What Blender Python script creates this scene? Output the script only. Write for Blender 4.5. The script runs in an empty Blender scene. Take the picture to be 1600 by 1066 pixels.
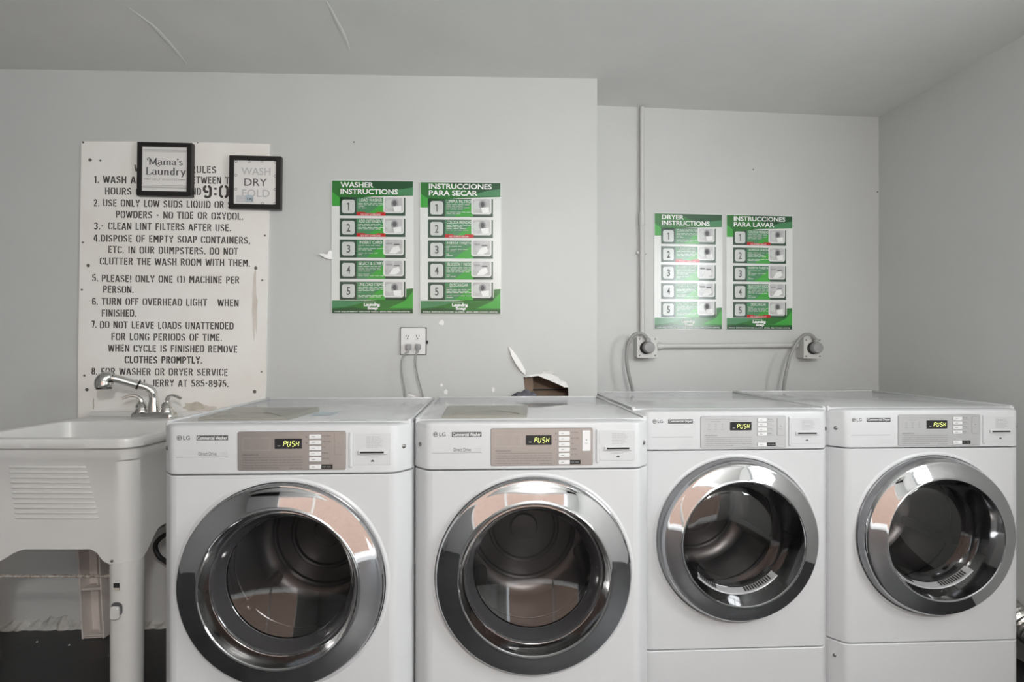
import bpy, bmesh, math, random
from mathutils import Vector, Matrix

random.seed(7)
PI = math.pi
scene = bpy.context.scene
COL = scene.collection

# ------------------------------------------------------------------ camera
F = 888.0            # focal length in pixels of the 1600 wide frame
HOR = 545.0          # pixel row of the horizon
CAMZ = 1.19
cam_d = bpy.data.cameras.new('camera')
cam_d.sensor_width = 36.0
cam_d.lens = 36.0 * F / 1600.0
cam_d.shift_y = (HOR - 533.0) / 1600.0
cam_d.clip_start = 0.02
cam = bpy.data.objects.new('camera', cam_d)
cam.location = (0, 0, CAMZ)
cam.rotation_euler = (PI / 2, 0, 0)
COL.objects.link(cam)
scene.camera = cam

# ------------------------------------------------------------------ sky, sun, exposure
scene.view_settings.view_transform = 'Standard'
scene.view_settings.look = 'None'
scene.view_settings.gamma = 1.0
scene.view_settings.use_curve_mapping = False
scene.view_settings.exposure = 0.20
scene.cycles.diffuse_bounces = 5
world = bpy.data.worlds.new('sky')
scene.world = world
world.use_nodes = True
bgn = world.node_tree.nodes['Background']
bgn.inputs[0].default_value = (0.86, 0.93, 1.0, 1)
bgn.inputs[1].default_value = 3.0

sun_d = bpy.data.lights.new('sun', 'SUN')
sun_d.energy = 4.6
sun_d.angle = 0.01
sun_d.color = (1.0, 0.975, 0.94)
sun = bpy.data.objects.new('sun', sun_d)
sun.rotation_euler = (math.radians(-24), 0, 0)
sun.location = (0, 4, 6)
COL.objects.link(sun)


def area(name, loc, direction, sx, sy, power, color=(1, 1, 1), portal=False):
    d = bpy.data.lights.new(name, 'AREA')
    d.shape = 'RECTANGLE'
    d.size = sx
    d.size_y = sy
    d.energy = power
    d.color = color
    if portal:
        d.cycles.is_portal = True
    o = bpy.data.objects.new(name, d)
    o.location = loc
    o.rotation_euler = Vector(direction).to_track_quat('-Z', 'Y').to_euler()
    COL.objects.link(o)
    return o


# daylight through the side window and the open front of the room
area('window_daylight', (2.15, 0.34, 1.74), (-1, 0.02, 0.0), 0.72, 0.90, 27, (0.95, 0.98, 1.0))
area('open_front_daylight', (0.0, -1.98, 1.10), (0, 1, 0), 3.5, 2.2, 10, portal=True)


# the overhead lamp of the room, on the ceiling behind the camera
lamp_d = bpy.data.lights.new('overhead_lamp', 'POINT')
lamp_d.energy = 108
lamp_d.shadow_soft_size = 0.10
lamp_d.color = (1.0, 0.99, 0.965)
lamp = bpy.data.objects.new('overhead_lamp', lamp_d)
lamp.location = (0.55, -1.0, 2.06)
COL.objects.link(lamp)


# ------------------------------------------------------------------ materials
def new_mat(name):
    m = bpy.data.materials.new(name)
    m.use_nodes = True
    return m, m.node_tree, m.node_tree.nodes['Principled BSDF']


def mat(name, col, rough=0.5, metal=0.0, spec=0.5, mottle=0.0, mscale=6.0, bump=0.0, bscale=60.0,
        col2=None, emit=0.0, coat=0.0):
    m, nt, b = new_mat(name)
    c = (col[0], col[1], col[2], 1)
    b.inputs['Base Color'].default_value = c
    b.inputs['Roughness'].default_value = rough
    b.inputs['Metallic'].default_value = metal
    b.inputs['Specular IOR Level'].default_value = spec
    if coat:
        b.inputs['Coat Weight'].default_value = coat
        b.inputs['Coat Roughness'].default_value = 0.05
    if emit:
        b.inputs['Emission Color'].default_value = c
        b.inputs['Emission Strength'].default_value = emit
    if mottle or bump:
        tc = nt.nodes.new('ShaderNodeTexCoord')
    if mottle:
        n = nt.nodes.new('ShaderNodeTexNoise')
        n.inputs['Scale'].default_value = mscale
        n.inputs['Detail'].default_value = 6
        n.inputs['Roughness'].default_value = 0.6
        nt.links.new(tc.outputs['Object'], n.inputs['Vector'])
        r = nt.nodes.new('ShaderNodeValToRGB')
        r.color_ramp.elements[0].position = 0.33
        r.color_ramp.elements[1].position = 0.68
        d = col2 if col2 else tuple(x * (1 - mottle) for x in col)
        r.color_ramp.elements[0].color = (d[0], d[1], d[2], 1)
        r.color_ramp.elements[1].color = c
        nt.links.new(n.outputs['Fac'], r.inputs['Fac'])
        nt.links.new(r.outputs['Color'], b.inputs['Base Color'])
    if bump:
        n2 = nt.nodes.new('ShaderNodeTexNoise')
        n2.inputs['Scale'].default_value = bscale
        n2.inputs['Detail'].default_value = 4
        nt.links.new(tc.outputs['Object'], n2.inputs['Vector'])
        bp = nt.nodes.new('ShaderNodeBump')
        bp.inputs['Strength'].default_value = bump
        bp.inputs['Distance'].default_value = 0.01
        nt.links.new(n2.outputs['Fac'], bp.inputs['Height'])
        nt.links.new(bp.outputs['Normal'], b.inputs['Normal'])
    return m


M = {}
M['wall'] = mat('wall_paint', (0.585, 0.595, 0.585), 0.42, spec=0.4, mottle=0.05, mscale=1.6, bump=0.10, bscale=14)
M['ceiling'] = mat('ceiling_paint', (0.82, 0.82, 0.80), 0.6, mottle=0.06, mscale=2.2, bump=0.22, bscale=9)
M['darkwall'] = mat('dark_paint', (0.20, 0.195, 0.19), 0.5)
M['floor'] = mat('floor_paint', (0.036, 0.036, 0.038), 0.45, mottle=0.35, mscale=4, bump=0.05, bscale=30)
M['plaster'] = mat('crumbled_plaster', (0.62, 0.61, 0.58), 0.85, mottle=0.4, mscale=18, bump=0.5, bscale=60)
M['enamel'] = mat('white_enamel', (0.60, 0.608, 0.62), 0.33, spec=0.4)
M['enamel_top'] = mat('white_enamel_top', (0.60, 0.608, 0.62), 0.09, spec=0.5)
M['chrome'] = mat('chrome', (0.60, 0.60, 0.61), 0.045, metal=1.0)
M['chrome_side'] = mat('dark_chrome', (0.30, 0.30, 0.31), 0.15, metal=1.0)
M['bezel'] = mat('smoked_bezel', (0.045, 0.044, 0.047), 0.06, spec=0.9)
M['faucet'] = mat('faucet_chrome', (0.72, 0.71, 0.69), 0.14, metal=1.0)
M['rubber'] = mat('rubber', (0.025, 0.025, 0.027), 0.5)
M['black'] = mat('black_plastic', (0.012, 0.012, 0.013), 0.35)
M['steel'] = mat('drum_steel', (0.30, 0.29, 0.29), 0.32, metal=1.0)
M['plate'] = mat('brushed_plate', (0.43, 0.395, 0.375), 0.30, metal=0.8)
M['plate_light'] = mat('light_plate', (0.60, 0.60, 0.605), 0.30, metal=0.5)
M['plastic_white'] = mat('white_plastic', (0.76, 0.76, 0.76), 0.35)
M['plastic_grey'] = mat('grey_plastic', (0.60, 0.60, 0.61), 0.4)
M['ink'] = mat('dark_ink', (0.10, 0.10, 0.105), 0.5)
M['ink_soft'] = mat('grey_ink', (0.33, 0.33, 0.34), 0.5)
M['ink_line'] = mat('pale_ink', (0.52, 0.52, 0.53), 0.5)
M['white_ink'] = mat('white_ink', (0.85, 0.86, 0.85), 0.35)
M['led'] = mat('display_digits', (0.72, 0.78, 0.24), 0.4, emit=0.75)
M['lid'] = mat('dispenser_lid', (0.27, 0.265, 0.235), 0.3, spec=0.25)
M['blue'] = mat('pale_blue_sticker', (0.46, 0.53, 0.58), 0.4)
M['board'] = mat('painted_board', (0.90, 0.89, 0.87), 0.5, mottle=0.06, mscale=3.0, col2=(0.86, 0.82, 0.77), bump=0.06, bscale=25)
M['stain'] = mat('brown_stain', (0.48, 0.44, 0.37), 0.7, mottle=0.5, mscale=25, col2=(0.62, 0.58, 0.50))
M['rust'] = mat('rust_stain', (0.64, 0.57, 0.50), 0.7, mottle=0.3, mscale=12, col2=(0.74, 0.70, 0.65))
M['stencil'] = mat('stencil_paint', (0.035, 0.032, 0.03), 0.7, mottle=0.2, mscale=60, col2=(0.085, 0.08, 0.072))
M['frame'] = mat('black_frame', (0.014, 0.012, 0.012), 0.4)
M['paper'] = mat('print_paper', (0.80, 0.78, 0.76), 0.5)
M['poster'] = mat('poster_white', (0.76, 0.78, 0.76), 0.175, spec=0.65)
M['gdark'] = mat('poster_dark_green', (0.018, 0.085, 0.030), 0.175, spec=0.65)
M['gmid'] = mat('poster_mid_green', (0.028, 0.175, 0.032), 0.175, spec=0.65)
M['gbright'] = mat('poster_bright_green', (0.05, 0.37, 0.05), 0.175, spec=0.65)
M['gteal'] = mat('poster_soft_green', (0.07, 0.25, 0.11), 0.175, spec=0.65)
M['pgrey'] = mat('poster_panel_dark', (0.035, 0.075, 0.05), 0.175, spec=0.65)
M['ptile'] = mat('poster_tile', (0.62, 0.65, 0.63), 0.175, spec=0.65)
M['pphoto'] = mat('poster_picture', (0.62, 0.62, 0.63), 0.175, spec=0.65, mottle=0.25, mscale=40)
M['red'] = mat('poster_red', (0.52, 0.018, 0.018), 0.175, spec=0.65)
M['tub'] = mat('tub_plastic', (0.70, 0.695, 0.68), 0.32, mottle=0.03, mscale=5)
M['tub_old'] = mat('yellowed_plastic', (0.70, 0.64, 0.60), 0.5, mottle=0.12, mscale=9)
M['rusty'] = mat('flaking_metal', (0.62, 0.60, 0.57), 0.6, metal=0.2, mottle=0.6, mscale=90, col2=(0.20, 0.15, 0.11))
M['conduit'] = mat('painted_conduit', (0.58, 0.58, 0.565), 0.4)
M['box'] = mat('painted_box', (0.60, 0.60, 0.58), 0.4)
M['cord'] = mat('grey_cord', (0.30, 0.30, 0.29), 0.45)
M['plug'] = mat('grey_plug', (0.30, 0.30, 0.30), 0.5)
M['screw'] = mat('screw_metal', (0.25, 0.24, 0.23), 0.4, metal=0.8)
M['hole'] = mat('dark_hole', (0.02, 0.02, 0.02), 0.8)
M['brown'] = mat('brown_board', (0.26, 0.185, 0.135), 0.8, mottle=0.4, mscale=8)
M['gypsum'] = mat('torn_gypsum', (0.88, 0.87, 0.855), 0.9, bump=0.3, bscale=80)
M['rag'] = mat('dark_rag', (0.17, 0.17, 0.20), 0.9, mottle=0.6, mscale=30, bump=0.6, bscale=40)
M['band'] = mat('smoked_chrome', (0.46, 0.455, 0.46), 0.07, metal=1.0)
M['grille'] = mat('grille_plastic', (0.36, 0.36, 0.37), 0.3)
M['foil'] = mat('foil_duct', (0.50, 0.49, 0.47), 0.28, metal=1.0, bump=0.35, bscale=90)
M['ground'] = mat('concrete_ground', (0.46, 0.455, 0.44), 0.9, mottle=0.2, mscale=3)
M['trimwhite'] = mat('white_post', (0.75, 0.75, 0.73), 0.5)

# salmon block wall across the way (seen only as a reflection in chrome)
m, nt, b = new_mat('salmon_block')
tc = nt.nodes.new('ShaderNodeTexCoord')
mp = nt.nodes.new('ShaderNodeMapping')
mp.inputs['Rotation'].default_value = (PI / 2, 0, 0)
br = nt.nodes.new('ShaderNodeTexBrick')
br.inputs['Color1'].default_value = (0.33, 0.225, 0.175, 1)
br.inputs['Color2'].default_value = (0.36, 0.25, 0.195, 1)
br.inputs['Mortar'].default_value = (0.22, 0.16, 0.135, 1)
br.inputs['Scale'].default_value = 2.4
br.inputs['Mortar Size'].default_value = 0.012
nt.links.new(tc.outputs['Object'], mp.inputs['Vector'])
nt.links.new(mp.outputs['Vector'], br.inputs['Vector'])
nt.links.new(br.outputs['Color'], b.inputs['Base Color'])
b.inputs['Roughness'].default_value = 0.85
M['salmon'] = m

# door glass: part mirror by Fresnel, part tinted see-through
m, nt, b = new_mat('door_glass')
nt.nodes.remove(b)
out = nt.nodes['Material Output']
tr = nt.nodes.new('ShaderNodeBsdfTransparent')
tr.inputs[0].default_value = (0.50, 0.49, 0.49, 1)
gl = nt.nodes.new('ShaderNodeBsdfGlossy')
gl.inputs['Color'].default_value = (0.9, 0.9, 0.9, 1)
gl.inputs['Roughness'].default_value = 0.03
fr = nt.nodes.new('ShaderNodeFresnel')
fr.inputs['IOR'].default_value = 1.65
ad = nt.nodes.new('ShaderNodeMath')
ad.operation = 'ADD'
ad.inputs[1].default_value = 0.03
mx = nt.nodes.new('ShaderNodeMixShader')
nt.links.new(fr.outputs[0], ad.inputs[0])
nt.links.new(ad.outputs[0], mx.inputs[0])
nt.links.new(tr.outputs[0], mx.inputs[1])
nt.links.new(gl.outputs[0], mx.inputs[2])
nt.links.new(mx.outputs[0], out.inputs['Surface'])
M['glass'] = m


# ------------------------------------------------------------------ mesh helpers
class MB:
    """collects shapes and links them as ONE mesh object"""

    def __init__(self):
        self.bm = bmesh.new()
        self.mats = []

    def mi(self, key):
        if key not in self.mats:
            self.mats.append(key)
        return self.mats.index(key)

    def face(self, pts, key):
        vs = [self.bm.verts.new(p) for p in pts]
        try:
            f = self.bm.faces.new(vs)
        except ValueError:
            return
        f.material_index = self.mi(key)
        return f

    def faces(self, pts, polys, key):
        vs = [self.bm.verts.new(p) for p in pts]
        k = self.mi(key)
        for p in polys:
            try:
                f = self.bm.faces.new([vs[i] for i in p])
                f.material_index = k
            except ValueError:
                pass

    def loft(self, loops, key, close=True, cap0=False, cap1=False):
        k = self.mi(key)
        rows = [[self.bm.verts.new(p) for p in lp] for lp in loops]
        n = len(rows[0])
        for a, b in zip(rows[:-1], rows[1:]):
            for i in range(n if close else n - 1):
                j = (i + 1) % n
                try:
                    f = self.bm.faces.new((a[i], a[j], b[j], b[i]))
                    f.material_index = k
                except ValueError:
                    pass
        for flag, r in ((cap0, rows[0]), (cap1, rows[-1])):
            if flag:
                f = self.bm.faces.new(r)
                f.material_index = k

    def box(self, c, s, key, bevel=0.0, seg=2, mtx=None):
        g = bmesh.ops.create_cube(self.bm, size=1.0)
        vs = g['verts']
        T = Matrix.Translation(Vector(c)) @ Matrix.Diagonal((s[0], s[1], s[2], 1))
        if mtx is not None:
            T = mtx @ T
        bmesh.ops.transform(self.bm, matrix=T, verts=vs)
        k = self.mi(key)
        fs = set(f for v in vs for f in v.link_faces)
        for f in fs:
            f.material_index = k
        if bevel > 0:
            es = list(set(e for v in vs for e in v.link_edges))
            r = bmesh.ops.bevel(self.bm, geom=es, offset=bevel, segments=seg, affect='EDGES', profile=0.5)
            for f in r['faces']:
                f.material_index = k

    def tube(self, pts, r, key, seg=12, cap=True, flat=1.0):
        pts = [Vector(p) for p in pts]
        rr = r if isinstance(r, (list, tuple)) else [r] * len(pts)
        loops = []
        up = None
        for i, p in enumerate(pts):
            t = (pts[min(i + 1, len(pts) - 1)] - pts[max(i - 1, 0)]).normalized()
            if up is None:
                up = Vector((0, 0, 1)) if abs(t.z) < 0.9 else Vector((1, 0, 0))
            a = (up - t * up.dot(t)).normalized()
            bb = t.cross(a)
            up = a
            loops.append([p + (a * math.cos(2 * PI * k / seg) + bb * math.sin(2 * PI * k / seg) * flat) * rr[i]
                          for k in range(seg)])
        self.loft(loops, key, True, cap, cap)

    def lathe(self, prof, key, o=(0, 0, 0), ax='y-', seg=96, a0=0.0, a1=2 * PI):
        """prof = (radius, distance along axis); y- points at the viewer, z up"""
        o = Vector(o)
        full = abs(a1 - a0 - 2 * PI) < 1e-6
        n = seg if full else seg + 1
        loops = []
        for r, d in prof:
            lp = []
            for k in range(n):
                t = a0 + (a1 - a0) * k / seg
                c, s = math.cos(t) * max(r, 1e-5), math.sin(t) * max(r, 1e-5)
                if ax == 'y-':
                    lp.append(o + Vector((c, -d, s)))
                elif ax == 'z':
                    lp.append(o + Vector((c, s, d)))
                else:
                    lp.append(o + Vector((d, c, s)))
            loops.append(lp)
        self.loft(loops, key, full)

    # flat shapes in the local x-z plane, facing -y
    def poly(self, pts, y, key):
        self.face([(x, y, z) for x, z in pts], key)

    def rect(self, x0, x1, z0, z1, y, key):
        self.poly([(x0, z0), (x1, z0), (x1, z1), (x0, z1)], y, key)

    def rrect(self, x0, x1, z0, z1, r, y, key):
        self.poly(rr_pts(x0, x1, z0, z1, r), y, key)

    def slab(self, x0, x1, z0, z1, r, yf, yb, key, bev=0.0):
        p = rr_pts(x0, x1, z0, z1, r)
        if bev:
            pi = rr_pts(x0 + bev, x1 - bev, z0 + bev, z1 - bev, max(r - bev, 0.0002))
            loops = [[(x, yb, z) for x, z in p], [(x, yf + bev, z) for x, z in p], [(x, yf, z) for x, z in pi]]
        else:
            loops = [[(x, yb, z) for x, z in p], [(x, yf, z) for x, z in p]]
        self.loft(loops, key, True, True, True)

    def prism(self, pts, yf, yb, key):
        self.loft([[(x, yb, z) for x, z in pts], [(x, yf, z) for x, z in pts]], key, True, True, True)

    def disc(self, x, z, r, y, key, n=20, rz=None):
        rz = rz or r
        self.poly([(x + r * math.cos(2 * PI * k / n), z + rz * math.sin(2 * PI * k / n)) for k in range(n)], y, key)

    def ring(self, x, z, r, w, y, key, n=20):
        a = [(x + r * math.cos(2 * PI * k / n), y, z + r * math.sin(2 * PI * k / n)) for k in range(n)]
        b = [(x + (r - w) * math.cos(2 * PI * k / n), y, z + (r - w) * math.sin(2 * PI * k / n)) for k in range(n)]
        self.loft([a, b], key)

    def ribbon(self, pts, w, y, key, contrast=None):
        pts = [Vector((p[0], p[1])) for p in pts]
        n = len(pts)
        L, R = [], []
        for i, p in enumerate(pts):
            t = pts[min(i + 1, n - 1)] - pts[max(i - 1, 0)]
            if t.length < 1e-9:
                t = Vector((1, 0))
            t.normalize()
            nn = Vector((-t.y, t.x))
            hw = w * 0.5
            if contrast is not None:
                hw = (contrast + (w - contrast) * abs(t.y) ** 1.5) * 0.5
            elif 0 < i < n - 1:
                t1 = (p - pts[i - 1]).normalized()
                cs = max(0.5, abs(t1.dot(t)))
                hw /= cs
            L.append((p.x + nn.x * hw, y, p.y + nn.y * hw))
            R.append((p.x - nn.x * hw, y, p.y - nn.y * hw))
        self.loft([L, R], key, False)

    def text(self, txt, x0, x1, z0, z1, y, key, bold=0.0, keep=False, align='l'):
        """fit a line of lettering into the box; keep=True keeps its natural width for the height"""
        vs, ps, bb = text_geo(txt, bold)
        bx0, bx1, by0, by1 = bb
        sz = (z1 - z0) / (by1 - by0)
        sx = sz if keep else (x1 - x0) / (bx1 - bx0)
        off = x0
        if keep and align == 'c':
            off = (x0 + x1) / 2 - (bx1 - bx0) * sx / 2
        self.faces([(off + (v[0] - bx0) * sx, y, z0 + (v[1] - by0) * sz) for v in vs], ps, key)

    def build(self, name, parent=None, smooth=35, loc=None, label=None):
        bmesh.ops.remove_doubles(self.bm, verts=self.bm.verts, dist=1e-6)
        bmesh.ops.recalc_face_normals(self.bm, faces=self.bm.faces)
        me = bpy.data.meshes.new(name)
        self.bm.to_mesh(me)
        self.bm.free()
        for k in self.mats:
            me.materials.append(M[k])
        if smooth:
            me.polygons.foreach_set('use_smooth', [True] * len(me.polygons))
            me.set_sharp_from_angle(angle=math.radians(smooth))
        o = bpy.data.objects.new(name, me)
        COL.objects.link(o)
        if parent is not None:
            o.parent = parent
        if loc is not None:
            o.location = loc
        if label:
            o['label'] = label
        return o


def rr_pts(x0, x1, z0, z1, r, n=5):
    out = []
    for cx, cz, a in ((x1 - r, z1 - r, 0), (x0 + r, z1 - r, 90), (x0 + r, z0 + r, 180), (x1 - r, z0 + r, 270)):
        for k in range(n + 1):
            t = math.radians(a + 90 * k / n)
            out.append((cx + r * math.cos(t), cz + r * math.sin(t)))
    return out


_tc = {}


def text_geo(txt, bold=0.0):
    key = (txt, bold)
    if key not in _tc:
        cu = bpy.data.curves.new('t', 'FONT')
        cu.body = txt
        cu.resolution_u = 3
        cu.offset = bold
        ob = bpy.data.objects.new('t', cu)
        COL.objects.link(ob)
        dg = bpy.context.evaluated_depsgraph_get()
        ev = ob.evaluated_get(dg)
        me = ev.to_mesh()
        vs = [(v.co.x, v.co.y) for v in me.vertices]
        ps = [tuple(p.vertices) for p in me.polygons]
        ev.to_mesh_clear()
        bpy.data.objects.remove(ob)
        bpy.data.curves.remove(cu)
        xs = [v[0] for v in vs]
        ys = [v[1] for v in vs]
        _tc[key] = (vs, ps, (min(xs), max(xs), min(ys), max(ys)))
    return _tc[key]


def thing(name, label, cat, loc=(0, 0, 0), rotz=0.0, group=None, mtx=None):
    o = bpy.data.objects.new(name, None)
    o.empty_display_size = 0.1
    COL.objects.link(o)
    if mtx is not None:
        o.matrix_world = mtx
    else:
        o.location = loc
        o.rotation_euler = (0, 0, rotz)
    tag(o, label, cat, group)
    return o


def tag(o, label, cat, group=None):
    o['label'] = label
    o['category'] = cat
    if group:
        o['group'] = group
    return o


def struct(o):
    o['kind'] = 'structure'
    return o


def smooth_path(pts, n=8):
    """Catmull-Rom through the points"""
    P = [Vector(p) for p in pts]
    P = [P[0] * 2 - P[1]] + P + [P[-1] * 2 - P[-2]]
    out = []
    for i in range(1, len(P) - 2):
        for k in range(n):
            t = k / n
            a, b, c, d = P[i - 1], P[i], P[i + 1], P[i + 2]
            out.append(0.5 * ((2 * b) + (c - a) * t + (2 * a - 5 * b + 4 * c - d) * t * t + (3 * b - a - 3 * c + d) * t ** 3))
    out.append(P[-2])
    return out


# ------------------------------------------------------------------ where things stand
WALLS = {'A': (2.4915, 0.0337), 'B': (2.741, 0.0945)}     # y = y0 + s*x : the sink/washer wall, the deeper dryer wall
CEIL = 2.38


def at(px, py, Y):
    return Vector(((px - 800) / F * Y, Y, CAMZ + (HOR - py) / F * Y))


def on(px, py, w, off=0.0):
    y0, s = WALLS[w]
    u = (px - 800) / F
    Y = (y0 - off * math.sqrt(1 + s * s)) / (1 - s * u)
    return at(px, py, Y)


class WallFrame:
    """a frame hung on a wall: local x along the wall, -y into the room, z up"""

    def __init__(self, w, px, py, roll=0.0, off=0.0):
        self.w = w
        s = WALLS[w][1]
        self.mtx = Matrix.Translation(on(px, py, w, off)) @ Matrix.Rotation(math.atan(s), 4, 'Z') @ \
            Matrix.Rotation(roll, 4, 'Y')
        self.inv = self.mtx.inverted()

    def l(self, px, py, off=0.0):
        p = self.inv @ on(px, py, self.w, off)
        return p.x, p.z

    def p3(self, px, py, off=0.0):
        return self.inv @ on(px, py, self.w, off)


# ------------------------------------------------------------------ the room
def wallrange(w, x0, x1, yback=0.0):
    y0, s = WALLS[w]
    return y0 + s * x0, y0 + s * x1


# floor and ceiling
b = MB(); b.box((-0.4, 0.55, -0.05), (6.4, 5.2, 0.1), 'floor'); struct(b.build('floor', smooth=0))
b = MB()
N = 60
b.box((-0.4, 0.55, CEIL + 0.06), (6.0, 5.2, 0.12), 'ceiling')
struct(b.build('ceiling', smooth=0))

# plaster seams on the ceiling
def ceil_pt(px, py):
    v = (HOR - py) / F
    Y = (CEIL - CAMZ) / v
    return Vector(((px - 800) / F * Y, Y, CEIL))

for name, pts, wd in (('trim_1', [(200, 12), (240, 42), (270, 75), (292, 101)], 0.010),
                      ('trim_2', [(510, 2), (525, 32), (538, 58), (546, 78)], 0.009)):
    b = MB()
    path = smooth_path([ceil_pt(*p) for p in pts], 5)
    b.tube([p + Vector((0, 0, 0.001)) for p in path], [wd * (0.3 + 0.7 * math.sin(PI * (i + 0.5) / len(path))) for i in range(len(path))],
           'ceiling', 8, True)
    o = b.build(name)
    for v in o.data.vertices:
        v.co.z = CEIL - (CEIL - v.co.z) * 0.22
    struct(o)

# washer wall with the broken hole in it
XA0, XA1 = -3.0, on(933, 400, 'A').x
wf = WallFrame('A', 853, 610)
hole_px = [(818, 589), (822, 590), (830, 588), (839, 587), (848, 590), (856, 593), (866, 597), (875, 601), (882, 605),
           (887.5, 606), (888.5, 622), (887, 645), (860, 652), (830, 652), (808, 645), (796, 626), (806, 619), (816, 614),
           (820, 609), (819, 600)]
hole = [wf.l(*p) for p in hole_px]
xl = (wf.inv @ Vector((XA0, WALLS['A'][0] + WALLS['A'][1] * XA0, 1))).x
xr = (wf.inv @ Vector((XA1, WALLS['A'][0] + WALLS['A'][1] * XA1, 1))).x
zc = wf.mtx.translation.z
zb, zt = -zc, CEIL - zc


def ray_rect(dx, dz, x0, x1, z0, z1):
    ts = []
    if dx > 1e-9: ts.append(x1 / dx)
    if dx < -1e-9: ts.append(x0 / dx)
    if dz > 1e-9: ts.append(z1 / dz)
    if dz < -1e-9: ts.append(z0 / dz)
    t = min(ts)
    return dx * t, dz * t


def ray_poly(poly, ang):
    dx, dz = math.cos(ang), math.sin(ang)
    best = 0.02
    for i in range(len(poly)):
        (ax, az), (bx, bz) = poly[i], poly[(i + 1) % len(poly)]
        ex, ez = bx - ax, bz - az
        det = dx * (-ez) + dz * ex
        if abs(det) < 1e-12:
            continue
        t = (ax * (-ez) + az * ex) / det
        u = (dx * az - dz * ax) / det
        if -1e-6 <= u <= 1 + 1e-6 and t > 0:
            best = max(best, t)
    return dx * best, dz * best


angs = sorted([math.atan2(z, x) for x, z in hole] + [math.atan2(z, x) for x in (xl, xr) for z in (zb, zt)] +
              [2 * PI * k / 24 - PI + 0.01 for k in range(24)])
inn = [ray_poly(hole, a) for a in angs]
outp = [ray_rect(math.cos(a), math.sin(a), xl, xr, zb, zt) for a in angs]
b = MB()
b.loft([[(x, 0.016, z) for x, z in outp], [(x, 0, z) for x, z in outp], [(x, 0, z) for x, z in inn],
        [(x, 0.016, z) for x, z in inn], [(x, 0.016, z) for x, z in outp]], 'wall')
wa = struct(b.build('wall_back', smooth=0))
wa.matrix_world = wf.mtx
# the dark cavity behind it: old brown boards and a stud
b = MB()
b.box((-0.02, 0.115, -0.02), (0.26, 0.02, 0.30), 'brown')
for cc, ss in (((-.145, .065, -.02), (.012, .1, .3)), ((.105, .065, -.02), (.012, .1, .3)), ((-.02, .065, .13), (.26, .1, .012)), ((-.02, .065, -.17), (.26, .1, .012))):
    b.box(cc, ss, 'brown')
b.box((-0.075, 0.06, -0.02), (0.038, 0.085, 0.29), 'brown')
b.box((0.02, 0.10, -0.004), (0.15, 0.012, 0.004), 'hole')
o = struct(b.build('wall_cavity', smooth=0))
o.matrix_world = wf.mtx

# dryer wall, jog and right wall
XB0, XB1 = 0.30, 1.884
yb0, yb1 = wallrange('B', XB0, XB1)
CORN = Vector((XB1, yb1, 0))
b = MB()
b.loft([[(XB0, yb0, z), (XB1, yb1, z), (XB1 + 0.15, yb1 + 0.15, z), (XB0, yb0 + 0.12, z)] for z in (0, CEIL)], 'wall', True, True, True)
struct(b.build('wall_recess', smooth=0))
ya1 = WALLS['A'][0] + WALLS['A'][1] * XA1
b = MB()
b.loft([[(XA1, ya1, z), (XA1 - 0.016, ya1, z), (XA1 - 0.03, yb0 + 0.03, z), (XA1 - 0.014, yb0 + 0.03, z)] for z in (0, CEIL)],
       'wall', True, True, True)
struct(b.build('wall_jog', smooth=0))
RS = 0.0776
R0Y = -1.95


def xr_at(y):
    return XB1 + RS * (CORN.y - y)


WY0, WY1, WZ0, WZ1 = -0.20, 0.88, 1.26, 2.22
b = MB()


def rseg(y0, y1, z0, z1):
    b.loft([[(xr_at(y0), y0, z), (xr_at(y1), y1, z), (xr_at(y1) + 0.14, y1, z), (xr_at(y0) + 0.14, y0, z)] for z in (z0, z1)],
           'wall', True, True, True)


rseg(R0Y, WY0, 0, CEIL)
rseg(WY1, CORN.y, 0, CEIL)
rseg(WY0, WY1, 0, WZ0)
rseg(WY0, WY1, WZ1, CEIL)
struct(b.build('wall_right', smooth=0))
# window: frame and bars
b = MB()
for y0, y1, z0, z1 in ((WY0, WY0 + .05, WZ0, WZ1), (WY1 - .05, WY1, WZ0, WZ1), (WY0, WY1, WZ0, WZ0 + .05),
                       (WY0, WY1, WZ1 - .05, WZ1), (.32, .36, WZ0, WZ1), (WY0, WY1, 1.725, 1.755)):
    ym = (y0 + y1) / 2
    b.box((xr_at(ym) + 0.09, ym, (z0 + z1) / 2), (0.05, y1 - y0, z1 - z0), 'trimwhite')
struct(b.build('window_1', smooth=0))
# left wall and the piers and beam of the open front
b = MB(); b.box((-3.02, 0.25, CEIL / 2), (0.12, 4.4, CEIL), 'darkwall'); struct(b.build('wall_left', smooth=0))
b = MB()
b.box((-2.35, -1.98, CEIL / 2), (1.2, 0.12, CEIL), 'wall')
b.box((2.05, -1.98, CEIL / 2), (0.5, 0.12, CEIL), 'wall')
b.box((0.0, -1.98, CEIL - 0.08), (5.8, 0.12, 0.16), 'wall')
struct(b.build('wall_front', smooth=0))
b = MB(); b.box((-0.5, -6.2, 2.05), (8.0, 0.2, 4.3), 'salmon'); struct(b.build('wall_opposite', smooth=0))
b = MB(); b.box((0, -5.2, -0.08), (14, 6.3, 0.1), 'ground'); struct(b.build('ground', smooth=0))
b = MB(); b.box((-0.55, -2.0, 1.12), (0.07, 0.07, 2.24), 'trimwhite'); struct(b.build('trim_3', smooth=0))

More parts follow.
